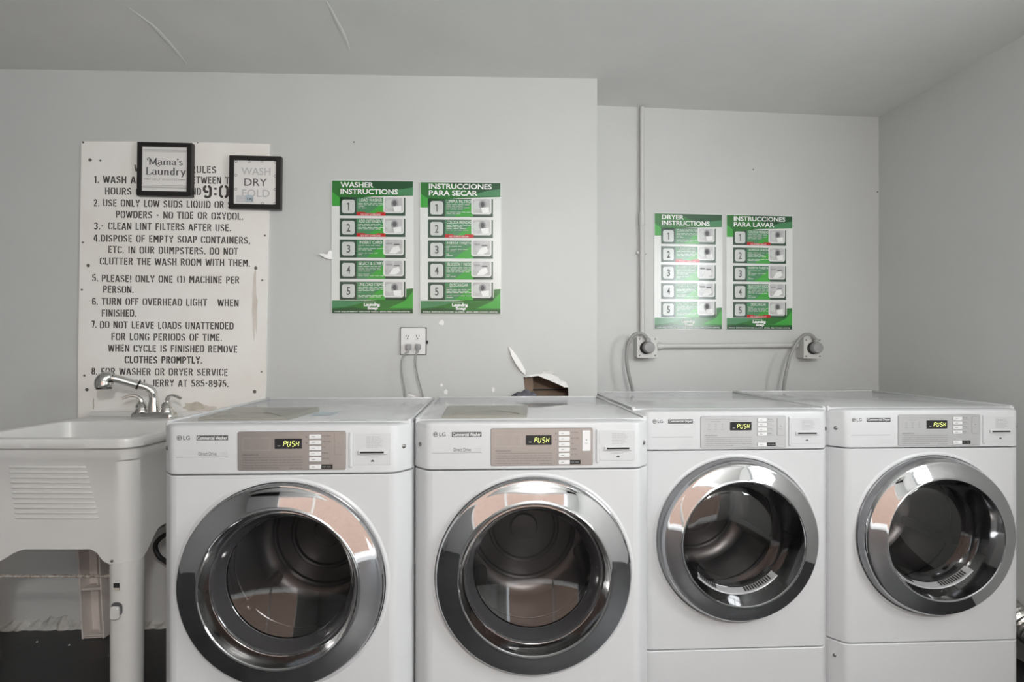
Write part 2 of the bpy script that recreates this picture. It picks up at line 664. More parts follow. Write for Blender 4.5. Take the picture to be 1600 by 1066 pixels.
# crumbling plaster along the foot of the sink wall
b = MB()
loops = []
x = -2.9
while x < -0.95:
    y = WALLS['A'][0] + WALLS['A'][1] * x
    h = 0.026 + 0.012 * math.sin(x * 9) + random.uniform(-.014, .014)
    d = 0.018 + random.uniform(-.006, .008)
    loops.append([(x, y + .002, 0), (x, y - d - .008, 0), (x, y - d, h * .5), (x, y - 0.004, h), (x, y + .002, h + .004)])
    x += 0.017
b.loft(loops, 'plaster', True, True, True)
struct(b.build('baseboard_back', smooth=0))

# ------------------------------------------------------------------ stencil lettering
SW = 0.165


def arc(cx, cy, rx, ry, a0, a1, n=6):
    return [(cx + rx * math.cos(math.radians(a0 + (a1 - a0) * k / n)), cy + ry * math.sin(math.radians(a0 + (a1 - a0) * k / n)))
            for k in range(n + 1)]


OL = arc(.28, .70, .20, .24, 98, 180) + arc(.28, .30, .20, .24, 180, 262)
ORt = arc(.33, .30, .20, .24, 278, 360) + arc(.33, .70, .20, .24, 0, 82)
G = {
    'A': (.62, [[(.07, 0), (.27, .96)], [(.35, .96), (.55, 0)], [(.24, .30), (.40, .30)]]),
    'B': (.58, [[(.10, 0), (.10, 1)], [(.22, .93)] + arc(.30, .74, .18, .19, 90, -90) + [(.22, .52)], [(.22, .48)] + arc(.31, .28, .20, .21, 90, -90) + [(.22, .07)]]),
    'C': (.56, [OL, arc(.36, .72, .15, .21, 80, 5), arc(.36, .28, .15, .21, 280, 355)]),
    'D': (.60, [[(.10, 0), (.10, 1)], [(.23, .93)] + arc(.33, .70, .19, .23, 90, 0) + arc(.33, .30, .19, .23, 0, -90) + [(.23, .07)]]),
    'E': (.50, [[(.10, 0), (.10, 1)], [(.22, .93), (.46, .93)], [(.22, .52), (.42, .52)], [(.22, .07), (.46, .07)]]),
    'F': (.48, [[(.10, 0), (.10, 1)], [(.22, .93), (.46, .93)], [(.22, .50), (.42, .50)]]),
    'G': (.60, [OL, arc(.36, .72, .16, .21, 80, 8), arc(.36, .28, .16, .21, 280, 360) + [(.52, .44), (.36, .44)]]),
    'H': (.60, [[(.10, 0), (.10, 1)], [(.50, 0), (.50, 1)], [(.22, .52), (.40, .52)]]),
    'I': (.24, [[(.12, 0), (.12, 1)]]),
    'J': (.50, [[(.40, 1), (.40, .28)] + arc(.26, .24, .14, .17, 0, -80), arc(.22, .24, .14, .17, 260, 190)]),
    'K': (.58, [[(.10, 0), (.10, 1)], [(.23, .50), (.50, 1)], [(.26, .52), (.52, 0)]]),
    'L': (.46, [[(.10, 0), (.10, 1)], [(.22, .07), (.44, .07)]]),
    'M': (.70, [[(.10, 0), (.10, 1)], [(.60, 0), (.60, 1)], [(.20, .95), (.33, .40)], [(.37, .40), (.50, .95)]]),
    'N': (.62, [[(.10, 0), (.10, 1)], [(.52, 0), (.52, 1)], [(.21, .88), (.41, .12)]]),
    'O': (.60, [OL, ORt]),
    'P': (.54, [[(.10, 0), (.10, 1)], [(.22, .93)] + arc(.28, .70, .19, .23, 90, -90) + [(.22, .47)]]),
    'Q': (.60, [OL, ORt, [(.38, .22), (.54, -.02)]]),
    'R': (.58, [[(.10, 0), (.10, 1)], [(.22, .93)] + arc(.29, .72, .18, .21, 90, -90) + [(.22, .51)], [(.33, .42), (.50, 0)]]),
    'S': (.54, [arc(.26, .73, .17, .20, 15, 110), arc(.24, .74, .16, .21, 135, 250) + [(.30, .50)] + arc(.28, .27, .17, .20, 60, -70), arc(.24, .27, .17, .20, 260, 190)]),
    'T': (.54, [[(.27, 0), (.27, 1)], [(.0, .93), (.155, .93)], [(.385, .93), (.54, .93)]]),
    'U': (.60, [[(.10, 1), (.10, .30)] + arc(.26, .26, .16, .19, 180, 260), [(.50, 1), (.50, .30)] + arc(.34, .26, .16, .19, 0, -80)]),
    'V': (.60, [[(.06, 1), (.26, .04)], [(.54, 1), (.34, .04)]]),
    'W': (.84, [[(.06, 1), (.21, .02)], [(.40, .90), (.27, .06)], [(.44, .90), (.57, .06)], [(.78, 1), (.63, .02)]]),
    'X': (.60, [[(.07, 1), (.27, .56)], [(.53, 1), (.33, .56)], [(.07, 0), (.27, .44)], [(.53, 0), (.33, .44)]]),
    'Y': (.58, [[(.06, 1), (.25, .52)], [(.52, 1), (.33, .52)], [(.29, .42), (.29, 0)]]),
    'Z': (.54, [[(.06, .93), (.48, .93)], [(.44, .80), (.10, .20)], [(.06, .07), (.48, .07)]]),
    '0': (.58, [OL, ORt]),
    '1': (.34, [[(.05, .82), (.14, .93)], [(.22, 0), (.22, 1)]]),
    '2': (.52, [arc(.26, .73, .18, .20, 170, -20) + [(.34, .48), (.14, .18)], [(.07, .07), (.47, .07)]]),
    '3': (.50, [arc(.23, .73, .18, .20, 165, -75), arc(.23, .28, .20, .21, 75, -165)]),
    '4': (.56, [[(.30, .95), (.08, .36)], [(.06, .27), (.28, .27)], [(.40, 0), (.40, 1)]]),
    '5': (.52, [[(.44, .93), (.22, .93)], [(.11, .97), (.11, .55)] + arc(.25, .32, .20, .25, 90, -70), arc(.22, .27, .16, .20, 255, 190)]),
    '6': (.56, [arc(.28, .72, .19, .22, 25, 175) + [(.09, .30)] + arc(.28, .29, .19, .23, 180, 262), arc(.32, .29, .17, .23, 278, 420) + [(.22, .52)]]),
    '7': (.48, [[(.04, .93), (.48, .93)], [(.42, .88), (.22, 0)]]),
    '8': (.56, [arc(.27, .74, .16, .19, 100, 265), arc(.29, .74, .16, .19, 80, -85), arc(.27, .28, .19, .21, 95, 260), arc(.29, .28, .19, .21, 85, -80)]),
    '9': (.56, [[(.56 - x, 1 - y) for x, y in arc(.28, .72, .19, .22, 25, 175) + [(.09, .30)] + arc(.28, .29, .19, .23, 180, 262)], [(.56 - x, 1 - y) for x, y in arc(.32, .29, .17, .23, 278, 420) + [(.22, .52)]]]),
    '.': (.20, [[(.10, 0), (.10, .16)]]),
    ',': (.20, [[(.12, .15), (.07, -.12)]]),
    '-': (.36, [[(.06, .48), (.30, .48)]]),
    '!': (.24, [[(.12, .30), (.12, 1)], [(.12, 0), (.12, .15)]]),
    ':': (.22, [[(.11, .20), (.11, .36)], [(.11, .64), (.11, .80)]]),
    '(': (.30, [arc(.34, .48, .22, .58, 130, 230)]),
    ')': (.30, [arc(-.04, .48, .22, .58, 50, -50)]),
    ' ': (.34, []),
}


def stencil(mb, txt, x0, x1, z, h, y, key='stencil', sw=SW, gap=0.10):
    tot = sum(G[c][0] + gap for c in txt) - gap
    sx = (x1 - x0) / tot
    x = x0
    for c in txt:
        w, strokes = G[c]
        dz = random.uniform(-.02, .02)
        for s in strokes:
            # keep the stroke weight even although the line is stretched sideways
            mb.ribbon([(x + p[0] * sx, z + (p[1] + dz) * h) for p in s], sw * h, y, key)
        x += (w + gap) * sx


# ------------------------------------------------------------------ the rules board
wf = WallFrame('A', 272, 436, roll=math.radians(0.5))
board = thing('rules_board', 'large white painted board of black stencilled wash room rules behind the faucet', 'sign', mtx=wf.mtx)
TH = 0.008
b = MB()
edge = [(127, 221), (200, 221), (285, 222), (352, 223), (421, 225), (420, 330), (417, 480), (415, 613), (410, 655), (122, 655),
        (122, 560), (124, 430)]
b.prism([wf.l(*p, TH) for p in edge], -TH, -0.0005, 'board')
pan = b.build('panel', board, smooth=0)
b = MB()
LINES = [('WASH ROOM RULES', 210, 338, 263), ('1.', 147, 155, 280.5), ('WASH AND', 161, 230, 280.5), ('BETWEEN THE', 292, 373, 281),
         ('HOURS OF', 164, 227, 298.5), ('AND', 291, 314, 299), ('2.', 146, 155.5, 317), ('USE ONLY LOW SUDS LIQUID OR SOAP', 161, 386, 317),
         ('POWDERS - NO TIDE OR OXYDOL.', 181, 380, 335), ('3.-', 147, 162, 353), ('CLEAN LINT FILTERS AFTER USE.', 169, 361, 353),
         ('4.DISPOSE OF EMPTY SOAP CONTAINERS,', 146, 391, 372), ('ETC. IN OUR DUMPSTERS. DO NOT', 169, 372, 390),
         ('CLUTTER THE WASH ROOM WITH THEM.', 156, 391, 408), ('5.', 144, 153.5, 434), ('PLEASE! ONLY ONE (1) MACHINE PER', 159, 374, 435),
         ('PERSON.', 161, 209, 452), ('6.', 144, 153, 471), ('TURN OFF OVERHEAD LIGHT   WHEN', 159, 373, 471), ('FINISHED.', 159, 213, 489),
         ('7.', 143, 151, 507), ('DO NOT LEAVE LOADS UNATTENDED', 156, 365, 507.5), ('FOR LONG PERIODS OF TIME.', 174, 347, 526),
         ('WHEN CYCLE IS FINISHED REMOVE', 169, 371, 544), ('CLOTHES PROMPTLY.', 195, 316, 562), ('8.', 143, 152, 580),
         ('FOR WASHER OR DRYER SERVICE', 158, 356, 580.5), ('CALL JERRY AT 585-8975.', 202, 357, 598.5)]
for txt, xa, xb, yc in LINES:
    A = wf.l(xa, yc + 5.5, TH); B = wf.l(xb, yc + 5.5, TH); C = wf.l(xa, yc - 5.5, TH)
    heavy = txt in ('CLOTHES PROMPTLY.', 'WASH AND')
    stencil(b, txt, A[0], B[0], A[1], C[1] - A[1], -TH - 0.0005, sw=0.19 if heavy else SW)
A = wf.l(317, 309, TH); B = wf.l(374, 309, TH); C = wf.l(317, 289.5, TH)
stencil(b, '9:00', A[0], B[0], A[1], C[1] - A[1], -TH - 0.0006, sw=0.20)
b.build('lettering', board, smooth=0, label='black stencilled lettering')
random.seed(3)


def blob(cx, cy, rx, ry, key, y, n=18, jit=.25):
    pts = []
    for k in range(n):
        t = 2 * PI * k / n
        j = 1 + random.uniform(-jit, jit)
        pts.append(wf.l(cx + rx * j * math.cos(t), cy - ry * j * math.sin(t), TH))
    b = MB(); b.poly(pts, y, key); b.build('stain', board, smooth=0, label='brown damp stain')


blob(303, 635, 16, 7, 'stain', -TH - .0003)
blob(318, 638, 20, 4.5, 'rust', -TH - .0002)
blob(398, 470, 3.5, 50, 'rust', -TH - .0002, 24, .35)
blob(344, 600, 13, 3.0, 'rust', -TH - .0002)
blob(146, 632, 1.2, 9, 'stain', -TH - .0002)
for sx, sy, r in ((141, 250, 2.6), (157, 251, 1.6), (138, 415, 2.6), (400, 419, 2.6), (136, 609, 2.6), (398, 612, 2.8), (129.5, 379, 1.6),
                  (414, 368, 1.6), (128, 453, 1.6), (410, 438, 1.6), (132, 587, 1.7), (409, 581, 1.5), (130, 222.5, 1.5), (309, 223, 1.2)):
    b = MB()
    x, z = wf.l(sx, sy, TH)
    rr = r * 2.44 / F
    b.lathe([(rr, 0), (rr, .0012), (rr * .6, .002), (0, .0022)], 'screw', (x, -TH - .0002, z), seg=12)
    b.build('screw', board)

# ------------------------------------------------------------------ two small framed prints
SER = {   # letters for the serif print: strokes on a 1-high cap grid
    'M': (1.02, [[(.16, 0), (.16, .95)], [(.16, .95), (.52, .08)], [(.52, .08), (.84, .95)], [(.84, .95), (.84, 0)], [(.04, .01), (.28, .01)], [(.72, .01), (.97, .01)], [(.06, .97), (.20, .97)], [(.80, .97), (.96, .97)]]),
    'L': (.74, [[(.20, 0), (.20, .98)], [(.04, .01), (.64, .01), (.68, .24)], [(.06, .97), (.36, .97)]]),
    'a': (.62, [arc(.27, .50, .17, .15, 170, 0) + [(.44, .12), (.50, .02), (.58, .05)], arc(.27, .20, .18, .19, 60, 350, 12)]),
    'm': (.98, [[(.14, 0), (.14, .64)], [(.14, .45)] + arc(.33, .46, .15, .18, 150, 0) + [(.48, 0)], [(.48, .45)] + arc(.66, .46, .15, .18, 150, 0) + [(.81, 0)], [(.05, .01), (.24, .01)], [(.39, .01), (.58, .01)], [(.72, .01), (.92, .01)]]),
    's': (.46, [arc(.22, .50, .13, .14, 20, 200, 8) + [(.22, .33)] + arc(.22, .16, .15, .16, 60, -170, 10)]),
    'u': (.70, [[(.15, .64), (.15, .2)] + arc(.31, .18, .16, .17, 190, 340), [(.52, .64), (.52, .03), (.63, .03)], [(.05, .63), (.15, .63)], [(.42, .63), (.52, .63)]]),
    'n': (.70, [[(.14, 0), (.14, .64)], [(.14, .45)] + arc(.34, .46, .16, .18, 150, 0) + [(.50, 0)], [(.05, .01), (.24, .01)], [(.40, .01), (.62, .01)]]),
    'd': (.68, [[(.48, 1.02), (.48, .03), (.60, .03)], arc(.30, .31, .19, .31, 40, 330, 14), [(.38, 1.01), (.48, 1.01)]]),
    'r': (.52, [[(.14, 0), (.14, .64)], [(.14, .42)] + arc(.32, .46, .16, .17, 160, 50), [(.05, .01), (.26, .01)]]),
    'y': (.64, [[(.10, .64), (.32, .04)], [(.54, .64), (.32, .04), (.22, -.24), (.10, -.26)], [(.02, .63), (.20, .63)], [(.44, .63), (.62, .63)]]),
    "'": (.24, [[(.12, 1.0), (.10, .74)]]),
}


def serif(mb, txt, x0, x1, z, h, y, key):
    tot = sum(SER[c][0] for c in txt)
    sx = (x1 - x0) / tot
    x = x0
    for c in txt:
        w, st = SER[c]
        for s in st:
            mb.ribbon([(x + p[0] * sx, z + p[1] * h) for p in s], .20 * h, y, key, contrast=.055 * h)
        x += w * sx


def framed(px, py, w_px, h_px, roll, label, fill):
    D = 0.026
    wf = WallFrame('A', px, py, roll=math.radians(roll), off=TH)
    k = 2.42 / F
    hw, hh = w_px / 2 * k, h_px / 2 * k
    root = thing('framed_print', label, 'picture frame', mtx=wf.mtx, group='small framed laundry prints')
    bw = 7.2 * k
    b = MB()
    o4 = [(-hw, -hh), (hw, -hh), (hw, hh), (-hw, hh)]
    i4 = [(-hw + bw, -hh + bw), (hw - bw, -hh + bw), (hw - bw, hh - bw), (-hw + bw, hh - bw)]
    b.loft([[(x, -.001, z) for x, z in o4], [(x, -D + .002, z) for x, z in o4], [(x * .985, -D, z * .985) for x, z in o4],
            [(x, -D, z) for x, z in i4], [(x, -D + .008, z) for x, z in i4]], 'frame', True, True, False)
    b.build('frame', root, smooth=0)
    b = MB()
    yp = -D + .006
    b.rect(-hw + bw * .95, hw - bw * .95, -hh + bw * .95, hh - bw * .95, yp, 'paper')
    b.build('print', root, smooth=0)
    b = MB()
    fill(b, hw - bw, hh - bw, yp - .0004, root)
    b.build('lettering', root, smooth=0)
    return root


def fill_mama(b, w, h, y, root):
    for z in (.86, .80, -.74, -.80, -.84):
        b.rect(-w * .97, w * .97, z * h - .0006, z * h + .0006, y, 'ink')
    serif(b, "Mama's", -.72 * w, .80 * w, .20 * h, .30 * h, y, 'ink')
    b.ribbon([(-.74 * w, .40 * h), (-.78 * w, .46 * h), (-.73 * w, .51 * h), (-.66 * w, .49 * h)], .005, y, 'ink', contrast=.002)
    b.ribbon([(-.38 * w, .23 * h), (-.34 * w, .14 * h), (-.26 * w, .12 * h), (-.22 * w, .17 * h)], .005, y, 'ink', contrast=.002)
    serif(b, 'Laundry', -.86 * w, .94 * w, -.25 * h, .33 * h, y - .0001, 'ink')
    b.text('HELP WANTED', -.56 * w, .62 * w, -.50 * h, -.41 * h, y, 'ink_soft')
    for s in (-1, 1):
        b.rect(min(s * .92, s * .62) * w, max(s * .92, s * .62) * w, -.465 * h, -.445 * h, y, 'ink')
        b.poly([(s * .78 * w, -.43 * h), (s * .68 * w, -.455 * h), (s * .78 * w, -.48 * h)], y - .0001, 'ink')


def fill_wdf(b, w, h, y, root):
    b.text('WASH', -.66 * w, .72 * w, .34 * h, .68 * h, y, 'ink_line', bold=.012)
    b.text('DRY', -.52 * w, .56 * w, -.16 * h, .18 * h, y, 'ink', bold=.006)
    b.text('FOLD', -.62 * w, .70 * w, -.66 * h, -.32 * h, y, 'ink_line', bold=.012)
    for x, z in [(-.92, .95), (-.3, .95), (.32, .95), (.94, .95), (-.92, .32), (.94, .32), (-.92, -.32), (.94, -.30), (.36, -.94), (.94, -.94)]:
        b2 = MB(); b2.ring(x * w, z * h, .0055, .0016, y, 'ink', 12); b2.build('bulb_ring', root, smooth=0)
    b2 = MB()
    b2.rect(-.90 * w, -.06 * w, -.92 * h, -.60 * h, y - .0006, 'plastic_grey')
    b2.rect(-.46 * w, -.08 * w, -.90 * h, -.58 * h, y - .0009, 'blue')
    b2.text('TAJ', -.40 * w, -.12 * w, -.86 * h, -.72 * h, y - .0012, 'ink', bold=.02)
    b2.build('price_sticker', root, smooth=0, label='torn grey and blue sticker')


framed(261.8, 267, 83.5, 83.5, 0.6, "black framed print reading Mama's Laundry over the top of the rules board", fill_mama)
framed(401.8, 287.4, 79.5, 83, 0.6, 'black framed print reading WASH DRY FOLD at the right edge of the rules board', fill_wdf)


# ------------------------------------------------------------------ instruction posters
def poster(w, x0, x1, y0, y1, heads, steps, reds, foot, label, roll=0.0):
    wf = WallFrame(w, (x0 + x1) / 2, (y0 + y1) / 2, roll=math.radians(roll))
    a, c = wf.l(x0, y1), wf.l(x1, y0)
    W2, H2 = (c[0] - a[0]) / 2, (c[1] - a[1]) / 2
    root = thing('instruction_poster', label, 'poster', mtx=wf.mtx, group='green laundry instruction posters')
    T = .004

    def X(f): return -W2 + f * 2 * W2          # 0..1 from the left
    def Z(f): return H2 - f * 2 * H2           # 0..1 from the top
    y = -T
    b = MB(); b.box((0, -T / 2, 0), (2 * W2, T - .0004, 2 * H2), 'poster'); b.build('sheet', root, smooth=0)
    d = .0004
    # header band
    b = MB()
    b.poly([(X(.008), Z(.006)), (X(.992), Z(.006)), (X(.992), Z(.112)), (X(.75), Z(.117)), (X(.50), Z(.123)), (X(.28), Z(.135)), (X(.13), Z(.158)), (X(.10), Z(.195)), (X(.008), Z(.195))], y - d, 'gmid')
    b.poly([(X(.35), Z(.006)), (X(.992), Z(.006)), (X(.992), Z(.055)), (X(.85), Z(.075)), (X(.72), Z(.088)), (X(.55), Z(.060))], y - 2 * d, 'gdark')
    b.poly([(X(.62), Z(.112)), (X(.80), Z(.070)), (X(.992), Z(.052)), (X(.992), Z(.108))], y - 3 * d, 'gteal')
    b.poly([(X(.008), Z(.09)), (X(.10), Z(.13)), (X(.10), Z(.194)), (X(.008), Z(.194))], y - 2 * d, 'gbright')
    b.build('header_band', root, smooth=0)
    b = MB()
    wd = {'WASHER': .40, 'INSTRUCTIONS': .70, 'INSTRUCCIONES': .775, 'PARA SECAR': .60, 'PARA LAVAR': .61, 'DRYER': .32}
    for i, t in enumerate(heads):
        b.text(t, X(.11), X(.11 + wd[t]), Z(.056 + .050 * i), Z(.016 + .050 * i), y - 4 * d, 'white_ink', bold=.025)
    b.build('heading', root, smooth=0)
    # step panels
    for i, t in enumerate(steps):
        zt = .129 + .1575 * i
        zb2 = zt + .136
        b = MB()
        b.rect(X(.10), X(.90), Z(zb2), Z(zt), y - d, 'pgrey')
        b.rect(X(.308), X(.655), Z(zb2 - .001), Z(zt + .004), y - 2 * d, 'gteal')
        b.poly([(X(.42), Z(zb2 - .001)), (X(.655), Z(zb2 - .001)), (X(.655), Z(zt + .03)), (X(.56), Z(zt + .07))], y - 2.5 * d, 'gbright')
        tw = min(.30, .025 * len(t))
        b.text(t, X(.48 - tw / 2), X(.48 + tw / 2), Z(zt + .032), Z(zt + .009), y - 4 * d, 'white_ink')
        random.seed(i * 17 + len(heads[1]))
        for q in range(7):
            z = zt + .042 + q * .0115
            if q == 4 or (i in reds and q > 4):
                continue
            xa = .325
            while xa < .60:
                ln = random.uniform(.03, .08)
                b.rect(X(xa), X(min(xa + ln, .64)), Z(z + .004), Z(z), y - 4 * d, 'ptile')
                xa += ln + .012
                if random.random() < .12:
                    break
        o = b.build('step_panel', root, smooth=0)
        b = MB()
        b.rrect(X(.127), X(.284), Z(zt + .120), Z(zt + .018), .010, y - 2 * d, 'ptile')
        if i == 0:
            b.ribbon([(X(.190), Z(zt + .053)), (X(.206), Z(zt + .043))], .0045, y - 4 * d, 'ink')
            b.rect(X(.203), X(.217), Z(zt + .100), Z(zt + .041), y - 4.2 * d, 'ink')
        else:
            b.text(str(i + 1), X(.184), X(.230), Z(zt + .100), Z(zt + .040), y - 4 * d, 'ink', bold=.02)
        b.build('number_tile', o, smooth=0)
        b = MB()
        b.rrect(X(.632), X(.882), Z(zt + .116), Z(zt - .010), .010, y - 3 * d, 'poster')
        b.rrect(X(.650), X(.866), Z(zt + .106), Z(zt), .007, y - 4 * d, 'pphoto')
        cx, cz = .77, zt + .048
        if i in (0, 1, 4):
            b.disc(X(.71), Z(cz), .020, y - 5 * d, 'ptile', 16)
            b.disc(X(cx), Z(cz - .004), .016, y - 6 * d, 'ink_soft', 16, .020)
            b.disc(X(cx), Z(cz - .006), .009, y - 6.5 * d, 'ink', 12, .012)
            b.poly([(X(.75), Z(cz + .02)), (X(.85), Z(cz + .012)), (X(.855), Z(cz + .055)), (X(.77), Z(cz + .058))], y - 7 * d, 'white_ink')
        else:
            b.rect(X(.665), X(.74), Z(cz - .012), Z(cz - .026), y - 5 * d, 'ink_soft')
            b.poly([(X(.70), Z(cz + .055)), (X(.75), Z(cz + .008)), (X(.82), Z(cz - .004)), (X(.84), Z(cz + .03)), (X(.78), Z(cz + .056))], y - 5 * d, 'white_ink')
            b.rect(X(.76), X(.83), Z(cz - .008), Z(cz - .016), y - 6 * d, 'ink')
        b.build('picture_tile', o, smooth=0)
        if i in reds:
            b = MB()
            b.poly([(X(.308), Z(zb2)), (X(.66), Z(zb2)), (X(.66), Z(zb2 - .026)), (X(.56), Z(zb2 - .026)), (X(.54), Z(zb2 - .018)), (X(.42), Z(zb2 - .018)), (X(.40), Z(zb2 - .026)), (X(.308), Z(zb2 - .026))], y - 5 * d, 'red')
            b.text({0: 'DO NOT OVERLOAD', 1: 'DO NOT OVERLOAD', 4: 'DESCARGAR'}.get(i) if heads[0] != 'INSTRUCCIONES' else 'NO SOBRECARGAR',
                   X(.36), X(.60), Z(zb2 - .003), Z(zb2 - .015), y - 6 * d, 'white_ink')
            b.build('warning_strip', o, smooth=0, label='red warning strip')
    # footer band
    b = MB()
    b.poly([(X(.008), Z(.996)), (X(.008), Z(.899)), (X(.45), Z(.899)), (X(.62), Z(.893)), (X(.84), Z(.885)), (X(.91), Z(.870)), (X(.91), Z(.812)), (X(.992), Z(.808)), (X(.992), Z(.996))], y - d, 'gmid')
    b.poly([(X(.008), Z(.955)), (X(.008), Z(.903)), (X(.44), Z(.903)), (X(.30), Z(.930)), (X(.15), Z(.948))], y - 2 * d, 'gteal')
    b.poly([(X(.008), Z(.996)), (X(.008), Z(.962)), (X(.25), Z(.950)), (X(.60), Z(.975)), (X(.992), Z(.965)), (X(.992), Z(.996))], y - 2 * d, 'gdark')
    b.poly([(X(.70), Z(.955)), (X(.90), Z(.90)), (X(.992), Z(.83)), (X(.992), Z(.955))], y - 2 * d, 'gbright')
    b.build('footer_band', root, smooth=0)
    b = MB()
    b.text('Presented by', X(.40), X(.54), Z(.914), Z(.906), y - 4 * d, 'white_ink')
    b.text('Laundry', X(.395), X(.59), Z(.950), Z(.916), y - 4 * d, 'white_ink', bold=.05)
    b.text('Soap', X(.44), X(.565), Z(.973), Z(.945), y - 5 * d, 'white_ink', bold=.05)
    b.disc(X(.573), Z(.938), .006, y - 3 * d, 'white_ink', 10)
    b.text(foot, X(.04), X(.955), Z(.990), Z(.978), y - 4 * d, 'white_ink', bold=.02)
    b.build('footer_lettering', root, smooth=0)
    return root


poster('A', 518.5, 646.5, 282.5, 490.5, ('WASHER', 'INSTRUCTIONS'),
       ('LOAD WASHER', 'ADD DETERGENT', 'INSERT CARD', 'SELECT & START', 'UNLOAD ITEMS'), (0, 1),
       'FOR EQUIPMENT SERVICE CALL: (855) 888-WASH(9274)', 'green and white poster headed WASHER INSTRUCTIONS on the wall above the washers')
poster('A', 656.5, 783, 285, 491, ('INSTRUCCIONES', 'PARA SECAR'),
       ('LIMPIA FILTRO', 'COLOCA PRENDAS', 'INSERTA TARJETA', 'SELECCION Y INICIO', 'DESCARGAR'), (1,),
       'PARA REPARACIONES LLAMA: (855) 888-WASH (9274)', 'green and white poster headed INSTRUCCIONES PARA SECAR above the outlet')
poster('B', 1022, 1128.5, 334.5, 514.5, ('DRYER', 'INSTRUCTIONS'),
       ('CLEAN LINT FILTER', 'LOAD DRYER', 'INSERT CARD', 'SELECT & START', 'UNLOAD ITEMS'), (1,),
       'FOR EQUIPMENT SERVICE CALL: (855) 888-WASH (9274)', 'green and white poster headed DRYER INSTRUCTIONS beside the vertical conduit')
poster('B', 1134.5, 1238, 337, 515, ('INSTRUCCIONES', 'PARA LAVAR'),
       ('COLOCA PRENDAS', 'AGREGA JABON', 'INSERTA TARJETA', 'SELECCION Y INICIO', 'DESCARGAR'), (0, 4),
       'PARA REPARACIONES LLAMA: (855) 888-WASH (9274)', 'green and white poster headed INSTRUCCIONES PARA LAVAR, rightmost of the four posters')


# ------------------------------------------------------------------ commercial washers and dryers
HW = 0.338
PROF = [(-.338, -.300), (-.338, -.332), (-.3360, -.3400), (-.3320, -.3470), (-.3060, -.3800), (-.3000, -.3855), (-.2920, -.3888), (-.2820, -.3900)]
PROF = PROF + [(-x, y) for x, y in reversed(PROF)]
FRONT = -.390
H_TOP = 0.985


def prof(inset, z):
    return [(x * (1 - inset / HW), y + inset, z) for x, y in PROF]


SEG7 = {'P': 'abefg', 'U': 'bcdef', 'S': 'acdfg', 'H': 'bcefg'}


def seven(mb, ch, x, z, w, h, y, key, sl=.16):
    p = {'a': ((.15, 1), (.85, 1)), 'b': ((1, .92), (1, .56)), 'c': ((1, .44), (1, .08)), 'd': ((.15, 0), (.85, 0)),
         'e': ((0, .44), (0, .08)), 'f': ((0, .92), (0, .56)), 'g': ((.15, .5), (.85, .5))}
    for s in SEG7[ch]:
        (ax, az), (bx, bz) = p[s]
        mb.ribbon([(x + ax * w + az * h * sl, z + az * h), (x + bx * w + bz * h * sl, z + bz * h)], .0019, y, key)


